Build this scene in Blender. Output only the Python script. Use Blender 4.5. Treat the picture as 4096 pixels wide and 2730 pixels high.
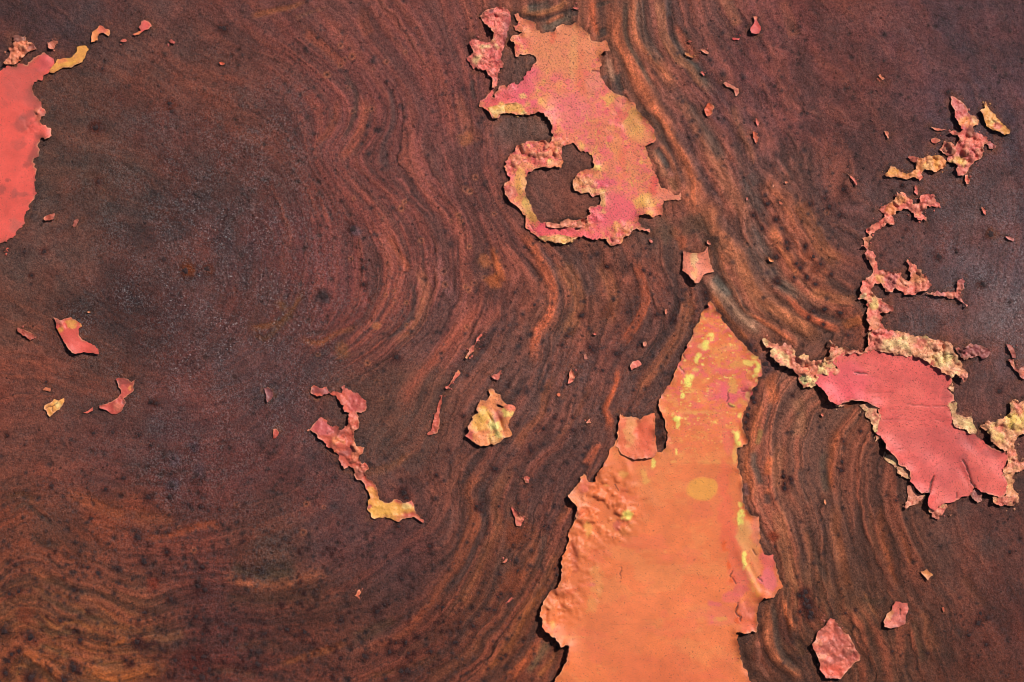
import bpy, math, random
import numpy as np
from mathutils import Vector
from mathutils.geometry import delaunay_2d_cdt

for o in list(bpy.data.objects):
    bpy.data.objects.remove(o)
SC = bpy.context.scene
COL = SC.collection

# ------------------------------------------------------------------ camera, light
# The sheet lies flat.  Plans are drawn in tenths of a millimetre from the top left
# corner of the part of the sheet in view (x right, y down); P() makes world metres.
U = 1e-4
CX, CY = 2048.0, 1365.0
def WX(x): return (np.asarray(x) - CX) * U
def WY(y): return (CY - np.asarray(y)) * U

cam_d = bpy.data.cameras.new('camera')
cam = bpy.data.objects.new('camera', cam_d)
COL.objects.link(cam)
cam.location = (0, 0, 0.95)
cam_d.sensor_width = 36.0
cam_d.lens = 36.0 * 0.95 / 0.4096
cam_d.clip_start = 0.01
cam_d.clip_end = 100.0
SC.camera = cam

SUN_AZ = math.atan2(0.72, 0.70)      # clockwise from +Y
SUN_EL = math.radians(46)
sd = Vector((math.sin(SUN_AZ) * math.cos(SUN_EL), math.cos(SUN_AZ) * math.cos(SUN_EL), math.sin(SUN_EL)))
sun_d = bpy.data.lights.new('sun', 'SUN')
sun_d.energy = 4.1
sun_d.angle = math.radians(0.5)
sun_d.color = (1.0, 0.97, 0.94)
sun = bpy.data.objects.new('sun', sun_d)
COL.objects.link(sun)
sun.location = sd * 3
sun.rotation_euler = sd.to_track_quat('Z', 'Y').to_euler()

w = bpy.data.worlds.new('World')
SC.world = w
w.use_nodes = True
wn = w.node_tree
wn.nodes.clear()
sky = wn.nodes.new('ShaderNodeTexSky')
sky.sky_type = 'NISHITA'
sky.sun_disc = False
sky.sun_elevation = SUN_EL
sky.sun_rotation = SUN_AZ
bg = wn.nodes.new('ShaderNodeBackground')
bg.inputs['Strength'].default_value = 0.05
wo = wn.nodes.new('ShaderNodeOutputWorld')
wn.links.new(sky.outputs[0], bg.inputs[0])
wn.links.new(bg.outputs[0], wo.inputs[0])

SC.view_settings.view_transform = 'Standard'
SC.view_settings.look = 'None'
SC.view_settings.exposure = 0.0
SC.view_settings.gamma = 1.0
SC.cycles.filter_width = 1.05

# ------------------------------------------------------------------ tools
# magnifications at which the plan was measured: origin x, y and steps per unit
TILE = dict(S=(0, 0, 1.0), V=(0, 0, 0.57446),
    A1=(0, 0, 2.24), A2=(1000, 0, 2.24), A3=(2000, 0, 2.24), A4=(3096, 0, 2.24),
    B1=(0, 700, 2.24), B2=(1000, 700, 2.24), B3=(2000, 700, 2.24), B4=(3096, 700, 2.24),
    C1=(0, 1400, 2.24), C2=(1000, 1400, 2.24), C3=(2000, 1400, 2.24), C4=(3096, 1400, 2.24),
    D1=(0, 2030, 2.24), D2=(1000, 2030, 2.24), D3=(2000, 2030, 2.24), D4=(3096, 2030, 2.24),
    E1=(2000, 0, 1.668), E2=(2700, 700, 2.24), E3=(1200, 900, 1.3753), E4=(0, 1800, 1.6807),
    E5=(1400, 1800, 1.6864), F1=(2700, 1200, 3.7333), F2=(2800, 1600, 3.7333),
    F3=(2800, 2000, 4.48), F4=(2800, 2350, 4.1255), G1=(1750, 1300, 3.7333),
    G2=(1750, 1500, 5.2275), G3=(3650, 1250, 2.6143), H1=(2900, 0, 3.92))
def T(tile, pts):
    ox, oy, s = TILE[tile]
    return [(ox + p[0] / s, oy + p[1] / s) for p in pts]
def T1(tile, x, y):
    ox, oy, s = TILE[tile]
    return ox + x / s, oy + y / s

_lat = {}
def vnoise(x, y, scale, seed=0):
    """smooth value noise in [0,1]"""
    if seed not in _lat:
        _lat[seed] = np.random.RandomState(seed + 11).rand(256, 256).astype(np.float32)
    L = _lat[seed]
    x = np.asarray(x, np.float64) / scale + 37.3 + seed * 1.7
    y = np.asarray(y, np.float64) / scale + 91.7
    xi = np.floor(x).astype(np.int64); yi = np.floor(y).astype(np.int64)
    fx = (x - xi).astype(np.float32); fy = (y - yi).astype(np.float32)
    fx = fx * fx * (3 - 2 * fx); fy = fy * fy * (3 - 2 * fy)
    x0 = xi & 255; x1 = (xi + 1) & 255; y0 = yi & 255; y1 = (yi + 1) & 255
    return (L[y0, x0] * (1 - fx) + L[y0, x1] * fx) * (1 - fy) + (L[y1, x0] * (1 - fx) + L[y1, x1] * fx) * fy
def fbm(x, y, scale, octv=4, seed=0, gain=0.5):
    """about [-1,1]"""
    a = 1.0; tot = 0; nrm = 0
    for k in range(octv):
        tot = tot + a * (vnoise(x, y, scale / (2 ** k), seed + k * 5) * 2 - 1)
        nrm += a; a *= gain
    return tot / nrm * 1.6
def cells(x, y, scale, seed=0):
    """(distance to nearest cell centre, second nearest, cell random)"""
    if ('c', seed) not in _lat:
        _lat[('c', seed)] = np.random.RandomState(seed + 99).rand(3, 256, 256).astype(np.float32)
    L = _lat[('c', seed)]
    x = np.asarray(x, np.float64) / scale + 50; y = np.asarray(y, np.float64) / scale + 50
    xi = np.floor(x).astype(np.int64); yi = np.floor(y).astype(np.int64)
    d1 = np.full(x.shape, 9.0, np.float32); d2 = d1.copy(); rr = np.zeros(x.shape, np.float32)
    for dx in (-1, 0, 1):
        for dy in (-1, 0, 1):
            a = (xi + dx) & 255; b = (yi + dy) & 255
            px = xi + dx + L[0, b, a]; py = yi + dy + L[1, b, a]
            d = np.hypot(px - x, py - y).astype(np.float32)
            m = d < d1
            d2 = np.where(m, d1, np.minimum(d2, d))
            rr = np.where(m, L[2, b, a], rr)
            d1 = np.where(m, d, d1)
    return d1, d2, rr
def sst(a, b, v):
    t = np.clip((v - a) / (b - a), 0, 1)
    return t * t * (3 - 2 * t)
def lin(c):
    c = np.asarray(c, np.float32)
    return np.where(c <= 0.04045, c / 12.92, ((np.maximum(c, 0) + 0.055) / 1.055) ** 2.4)
def seg_dist(x, y, pts, want_t=False):
    """distance from points to a polyline"""
    x = np.asarray(x, np.float32); y = np.asarray(y, np.float32)
    best = np.full(x.shape, 1e9, np.float32)
    tb = np.zeros(x.shape, np.float32)
    n = len(pts) - 1
    for i in range(n):
        ax, ay = pts[i]; bx, by = pts[i + 1]
        dx, dy = bx - ax, by - ay
        L2 = dx * dx + dy * dy + 1e-9
        t = np.clip(((x - ax) * dx + (y - ay) * dy) / L2, 0, 1)
        d = np.hypot(x - ax - t * dx, y - ay - t * dy)
        m = d < best
        best = np.where(m, d, best)
        if want_t: tb = np.where(m, (i + t) / n, tb)
    return (best, tb) if want_t else best
def smooth_line(pts, step=25):
    """Catmull-Rom through the points"""
    p = [np.array(q, float) for q in pts]
    if len(p) < 3: return [tuple(q) for q in p]
    p = [2 * p[0] - p[1]] + p + [2 * p[-1] - p[-2]]
    out = []
    for i in range(1, len(p) - 2):
        n = max(1, int(np.linalg.norm(p[i + 1] - p[i]) / step))
        for k in range(n):
            t = k / n
            out.append(tuple(0.5 * (2 * p[i] + (p[i + 1] - p[i - 1]) * t + (2 * p[i - 1] - 5 * p[i] + 4 * p[i + 1] - p[i + 2]) * t * t
                       + (-p[i - 1] + 3 * p[i] - 3 * p[i + 1] + p[i + 2]) * t ** 3)))
    out.append(tuple(p[-2]))
    return out

def tag(o, label=None, cat=None, group=None, kind=None):
    if label: o['label'] = label
    if cat: o['category'] = cat
    if group: o['group'] = group
    if kind: o['kind'] = kind
    return o

# ------------------------------------------------------------------ the sheet: plan of its rust
# contour levels of the creeping rust fronts (used to lay the banding along them)
LEV = [
 (-5, 'V', [(330,640),(380,560),(280,700)]),
 (-3, 'V', [(330,420),(560,600),(420,820),(180,720)]),
 (1, 'V', [(450,210),(640,320),(730,480),(740,640),(690,780),(560,900),(350,930),(120,850)]),
 (4, 'V', [(560,110),(720,200),(770,290),(740,370),(800,450),(850,560),(850,680),(800,760),(720,830)]),
 (6.5, 'V', [(700,90),(830,200),(850,290),(800,370),(880,450),(940,540),(955,650),(920,740),(840,810),(760,870)]),
 (8.5, 'V', [(850,120),(930,260),(920,380),(1000,480),(1030,590),(1030,680),(990,770),(910,860),(850,960)]),
 (10.5, 'V', [(980,120),(1030,260),(1060,400),(1110,520),(1135,640),(1110,740),(1040,830),(990,930),(960,1010),(900,1070)]),
 (12.5, 'V', [(1060,60),(1090,240),(1120,400),(1200,540),(1250,620),(1275,690),(1255,760),(1230,850),(1180,950),(1130,1040),(1080,1100),(1085,1170),(1050,1280),(1000,1360),(930,1430),(800,1490)]),
 (14.5, 'V', [(1300,560),(1340,650),(1350,730),(1340,800),(1320,880),(1290,980),(1220,1080),(1180,1180),(1130,1300),(1080,1400),(1000,1490),(880,1568)]),
 (16.0, 'V', [(1440,580),(1480,680),(1475,750),(1430,830),(1400,950),(1340,1080),(1290,1180),(1240,1300),(1170,1420),(1090,1520)]),
 (17.5, 'V', [(1540,600),(1590,690),(1570,780),(1530,870),(1470,980),(1400,1090),(1330,1230),(1260,1360),(1210,1480),(1170,1568)]),
 (18.5, 'V', [(1400,0),(1400,100),(1430,190),(1490,280),(1550,400),(1590,500),(1620,600),(1660,690),(1720,770),(1760,820)]),
 (20.0, 'V', [(1470,0),(1475,80),(1520,160),(1590,250),(1650,360),(1700,480),(1740,580),(1790,650),(1860,720),(1960,760)]),
 (21.5, 'V', [(1530,0),(1550,90),(1600,170),(1680,270),(1730,390),(1790,510),(1850,590),(1920,640),(1980,670)]),
 (23.0, 'V', [(1620,0),(1680,120),(1760,240),(1820,370),(1880,480),(1960,560)]),
 (24.5, 'V', [(1740,0),(1830,130),(1920,280),(1990,400),(2060,500)]),
 (26.5, 'V', [(1960,0),(2080,180),(2180,330),(2230,520),(2200,640)]),
 (18.8, 'V', [(1755,850),(1730,960),(1720,1060),(1740,1170),(1790,1290),(1800,1370),(1790,1450),(1850,1540)]),
 (20.2, 'V', [(1830,900),(1790,1000),(1800,1130),(1830,1260),(1850,1400),(1900,1520)]),
 (21.8, 'V', [(1910,960),(1890,1060),(1910,1180),(1950,1320),(1990,1440)]),
 (23.4, 'V', [(1980,1060),(1990,1180),(2030,1310),(2090,1420),(2130,1540)]),
 (25.0, 'V', [(2080,1200),(2130,1320),(2200,1430),(2250,1540)]),
 (27.0, 'V', [(2200,1170),(2280,1300),(2340,1420)]),
 (6, 'V', [(0,1130),(100,1100),(200,1140),(300,1190),(420,1210),(520,1190),(620,1160),(700,1120)]),
 (8, 'V', [(0,1220),(80,1180),(150,1230),(280,1290),(420,1290),(560,1270),(700,1220),(790,1160)]),
 (10, 'V', [(0,1310),(70,1270),(130,1300),(220,1335),(330,1375),(450,1340),(560,1350),(660,1345),(750,1310),(850,1250),(930,1180)]),
 (12, 'V', [(0,1400),(80,1370),(150,1420),(230,1410),(310,1460),(400,1440),(520,1420),(650,1420),(780,1390),(880,1340),(960,1260)]),
 (14, 'V', [(0,1500),(60,1450),(140,1490),(220,1530),(330,1510),(450,1530),(600,1520)]),
]
K = []
for lv, t, pts in LEV:
    sp = smooth_line(T(t, pts), 90)
    for q in sp: K.append((q[0], q[1], lv))
K = np.array(K, np.float64)
def tps_fit(K, lam):
    X = K[:, :2] / 1000.0; n = len(X)
    d = np.hypot(X[:, None, 0] - X[None, :, 0], X[:, None, 1] - X[None, :, 1])
    A = np.zeros((n + 3, n + 3))
    A[:n, :n] = np.where(d > 0, d * d * np.log(d + 1e-12), 0) + lam * np.eye(n)
    A[:n, n] = 1; A[:n, n + 1:] = X; A[n, :n] = 1; A[n + 1:, :n] = X.T
    b = np.zeros(n + 3); b[:n] = K[:, 2]
    return X, np.linalg.solve(A, b)
def tps_eval(X, wv, x, y):
    out = np.empty(x.shape); n = len(X)
    xs = x.ravel() / 1000; ys = y.ravel() / 1000
    r = np.empty(xs.shape)
    for i in range(0, len(xs), 4000):
        a = xs[i:i + 4000]; b = ys[i:i + 4000]
        d2 = (a[:, None] - X[None, :, 0]) ** 2 + (b[:, None] - X[None, :, 1]) ** 2
        r[i:i + 4000] = (0.5 * d2 * np.log(d2 + 1e-12)) @ wv[:n] + wv[n] + wv[n + 1] * a + wv[n + 2] * b
    return r.reshape(x.shape)
X0, X1, Y0, Y1, ST = -160, 4260, -140, 2870, 5.0
gx = np.arange(X0, X1 + 1, ST); gy = np.arange(Y0, Y1 + 1, ST)
GX, GY = np.meshgrid(gx, gy)
GX = GX.astype(np.float32); GY = GY.astype(np.float32)
cx_ = np.arange(X0 - 40, X1 + 81, 40.0); cy_ = np.arange(Y0 - 40, Y1 + 81, 40.0)
CGX, CGY = np.meshgrid(cx_, cy_)
tX, tW = tps_fit(K, 0.002)
CPHI = tps_eval(tX, tW, CGX, CGY)
def bil(F, ox, oy, st, x, y):
    u = (np.asarray(x, np.float32) - ox) / st; v = (np.asarray(y, np.float32) - oy) / st
    h, w_ = F.shape[:2]
    u = np.clip(u, 0, w_ - 1.001); v = np.clip(v, 0, h - 1.001)
    i = u.astype(np.int32); j = v.astype(np.int32); fu = u - i; fv = v - j
    if F.ndim == 3: fu = fu[..., None]; fv = fv[..., None]
    return (F[j, i] * (1 - fu) + F[j, i + 1] * fu) * (1 - fv) + (F[j + 1, i] * (1 - fu) + F[j + 1, i + 1] * fu) * fv
PHI = bil(CPHI.astype(np.float32), X0 - 40, Y0 - 40, 40.0, GX, GY)

# local rust colours (x, y in V, r, g, b, banding strength, granular sheen)
RC = [
(100,40,62,50,52,.1,.1),(250,60,64,52,54,.1,.1),(420,50,80,60,58,.2,.1),(560,50,98,62,58,.3,.1),(800,40,108,66,57,.5,.1),(1000,40,112,66,56,.6,.1),
(1200,10,115,72,55,.8,0),(300,150,88,62,55,.3,.2),(180,250,72,58,54,.2,.2),(180,350,70,58,54,.1,.3),(350,300,74,56,58,.1,.5),(480,200,90,63,57,.3,.3),
(640,150,108,64,56,.5,.1),(760,240,116,66,58,.6,.1),(600,300,88,58,57,.3,.7),(450,400,72,56,60,.1,.8),(280,450,70,58,56,.1,.5),(130,560,76,62,60,.1,.2),
(50,650,82,62,55,.2,.1),(350,550,66,54,58,.1,.7),(500,550,80,58,66,.1,1.),(600,600,78,56,64,.2,1.),(350,680,58,47,53,.1,.9),(290,800,58,46,50,.1,.8),
(500,800,86,64,74,.1,1.),(440,740,78,60,68,.1,1.),(610,720,84,56,58,.3,1.),(750,600,104,60,60,.5,.6),(850,500,118,66,56,.7,.2),(900,650,118,66,54,.8,.3),
(1000,500,118,68,58,.8,.1),(1010,650,114,70,62,.8,.1),(1100,420,110,66,57,.6,.1),(1110,600,122,68,50,.7,.1),(900,260,112,66,58,.6,.1),(1000,150,110,64,56,.5,.1),
(40,900,105,62,50,.4,.1),(60,1010,98,61,48,.3,.2),(230,900,86,60,52,.2,.3),(200,1050,86,58,54,.2,.3),(400,950,80,58,62,.1,.8),(400,1100,78,50,50,.3,.8),
(490,1000,92,58,56,.3,.6),(660,960,82,58,60,.1,.8),(610,900,70,58,66,.1,.8),(720,1050,86,58,54,.2,.3),(800,970,92,62,48,.3,.2),(900,1050,86,64,52,.4,.2),
(600,1130,90,56,52,.3,.3),(750,1200,92,64,60,.2,.2),(900,1220,88,60,54,.3,.1),(100,1150,112,64,42,.5,.2),(300,1180,122,66,42,.6,.2),(200,1250,104,62,42,.7,.2),
(400,1250,106,58,46,.6,.2),(150,1350,104,70,46,.9,.1),(300,1400,100,68,48,.8,.1),(450,1350,88,54,48,.5,.2),(600,1240,82,60,46,.4,.4),(700,1400,98,60,42,.7,.1),
(100,1490,112,70,38,.9,.1),(250,1500,108,70,38,1.,.1),(450,1500,88,48,40,.5,.2),(650,1480,92,56,44,.6,.1),(850,1400,92,62,50,.6,.1),(900,1300,94,62,58,.4,.1),
(1000,1180,92,62,52,.6,.1),(1100,1200,98,64,48,.8,.1),(1110,1350,94,64,46,.9,.1),(1100,1450,98,60,40,.9,.1),(960,1510,90,52,38,.7,.1),
(1170,560,104,64,55,.8,0),(1310,700,104,68,50,.8,.1),(1400,650,100,62,46,.8,.1),(1500,700,94,58,46,.8,.2),(1400,800,96,60,50,.7,.3),(1240,900,90,64,54,.6,.3),
(1400,950,94,62,50,.6,.3),(1250,1000,98,64,52,.7,.1),(1200,1100,98,62,50,.8,.1),(1500,850,92,58,44,.8,.2),(1230,200,92,72,60,.3,0),(1280,430,100,66,52,.3,0),
(1420,100,118,76,56,1.,0),(1500,200,112,74,60,1.,0),(1600,400,120,78,60,1.,0),(1700,600,116,80,62,1.,0),(1800,740,112,74,54,1.,0),(1900,780,98,62,50,.8,.1),
(1700,400,104,68,60,.9,0),(1650,250,92,62,58,.6,.1),(1600,50,110,70,58,.8,.1),(1750,100,106,62,55,.5,.1),(1850,250,104,64,57,.5,.1),(1800,500,114,74,56,1.,.1),
(1900,500,98,64,58,.6,.2),(2000,300,94,62,58,.3,.1),(2100,100,88,60,62,.2,.1),(2250,80,80,58,60,.2,.1),(2300,250,84,62,66,.1,.2),(2000,100,98,60,54,.4,.1),
(2080,550,86,60,56,.1,.1),(2200,500,88,66,64,.1,.4),(2300,600,92,74,78,.1,.9),(2200,600,88,68,70,.1,.6),(2320,720,92,76,78,.1,1.),(2180,740,86,64,62,.1,.3),
(2250,900,90,62,57,.1,.1),(1800,900,112,74,56,.9,0),(1850,1000,114,76,58,.9,0),(1800,1150,110,76,58,1.,0),(1900,1200,102,70,57,.9,0),(2000,1100,96,66,55,.7,0),
(2050,1250,98,68,54,.7,0),(2200,1250,88,64,57,.3,.1),(2310,1200,86,60,54,.2,.1),(2200,1400,90,64,55,.4,.1),(2300,1450,82,54,48,.3,.2),(2060,1500,92,66,50,.8,0),
(1900,1350,98,72,52,.9,0),(1800,1500,88,60,42,1.,0),(2200,1530,86,56,43,.4,.1),(1650,520,100,70,56,.9,0),(1600,560,76,60,50,.4,0),
]
RC = np.array(RC, np.float32); RC[:, :2] /= 0.57446
wgt = np.zeros(CGX.shape); acc = np.zeros(CGX.shape + (5,))
wx = CGX + 70 * fbm(CGX, CGY, 300, 2, 3); wy = CGY + 70 * fbm(CGX, CGY, 300, 2, 4)
for r in RC:
    d2 = (wx - r[0]) ** 2 + (wy - r[1]) ** 2
    g = np.exp(-d2 / (2 * 110.0 ** 2)) + 1e-7 / (1 + d2 * 1e-4)
    wgt += g; acc += g[..., None] * r[2:]
acc /= wgt[..., None]
BASE = bil(acc.astype(np.float32), X0 - 40, Y0 - 40, 40.0, GX, GY)
C = BASE[..., :3] / 255.0
BAND = np.maximum(BASE[..., 3], .20); SHEEN = BASE[..., 4]

H = 7.0 * fbm(GX, GY, 420, 3, 21)                       # gentle dents of the plate
# mottling
n1 = fbm(GX, GY, 170, 5, 31, 0.6); n2 = fbm(GX, GY, 60, 4, 41, 0.6); n3 = fbm(GX, GY, 90, 4, 51, 0.6)
mot = (1 - .72 * np.clip(BAND, 0, 1))[..., None]
C = C * (1 + mot * (0.13 * n1[..., None] + 0.11 * n2[..., None]))
C = C + (mot + .5 * (1 - np.clip(BAND * 1.6, 0, 1))[..., None]) * n3[..., None] * np.array([.034, .002, -.006], np.float32) + np.array([.006, -.006, .006], np.float32)

# banding along the fronts
ph = PHI + 0.22 * fbm(GX, GY, 260, 3, 61) + 0.07 * fbm(GX, GY, 70, 2, 66)
def n1d(v, s, seed, drift):
    return vnoise(v * 100, drift, 100 / s, seed) * 2 - 1
drift = 0.10 * GX + 0.16 * GY + 60 * fbm(GX, GY, 700, 2, 71)
b1 = n1d(ph, 1.5, 81, drift * .8); b2 = n1d(ph, 3.4, 82, drift * .7); b3 = n1d(ph, 7.5, 83, drift * .6)
bb = np.tanh(1.9 * (0.46 * b1 + 0.52 * b2 + 0.42 * b3)) * .92
LOWL = sst(1900, 1300, GX) * sst(1750, 2150, GY)         # calmer banding at the lower left
BD = BAND * (1 - .2 * LOWL)
up = np.clip(bb, 0, 1) * BD; dn = np.clip(-bb, 0, 1) * BD
hi = np.array([150, 82, 62], np.float32) / 255; lo = np.array([64, 50, 47], np.float32) / 255
C = C + (hi - C) * (np.clip(up * .85, 0, .72))[..., None]
C = C + (lo - C) * (np.clip(dn * .85, 0, .72))[..., None]
H += 2.6 * bb * BD
# stepped fronts: each one a thin lip with a dark foot
for fq, sd_, am in ((1.15, 700, 1.0), (2.3, 710, .85), (4.1, 720, .7)):
    q_ = ph * fq + .20 * fbm(GX, GY, 120, 4, sd_, .6) + 3.3
    fr = q_ - np.floor(q_)
    on = sst(.42, .80, vnoise(np.floor(q_) * 37.0, drift * .75, 26, sd_ + 1)) * np.clip(BD + .12, 0, 1) * am
    foot = np.exp(-((fr - .03) / .05) ** 2) * on; lip = np.exp(-((fr - .14) / .06) ** 2) * on
    C = C * (1 - (.40 * foot)[..., None])
    C = C + (np.array([172, 100, 74], np.float32) / 255 - C) * (.30 * lip)[..., None]
    H += on / (fq ** .5) * (3.0 * (1 - fr) ** 2.2 * sst(0, .08, fr))

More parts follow.
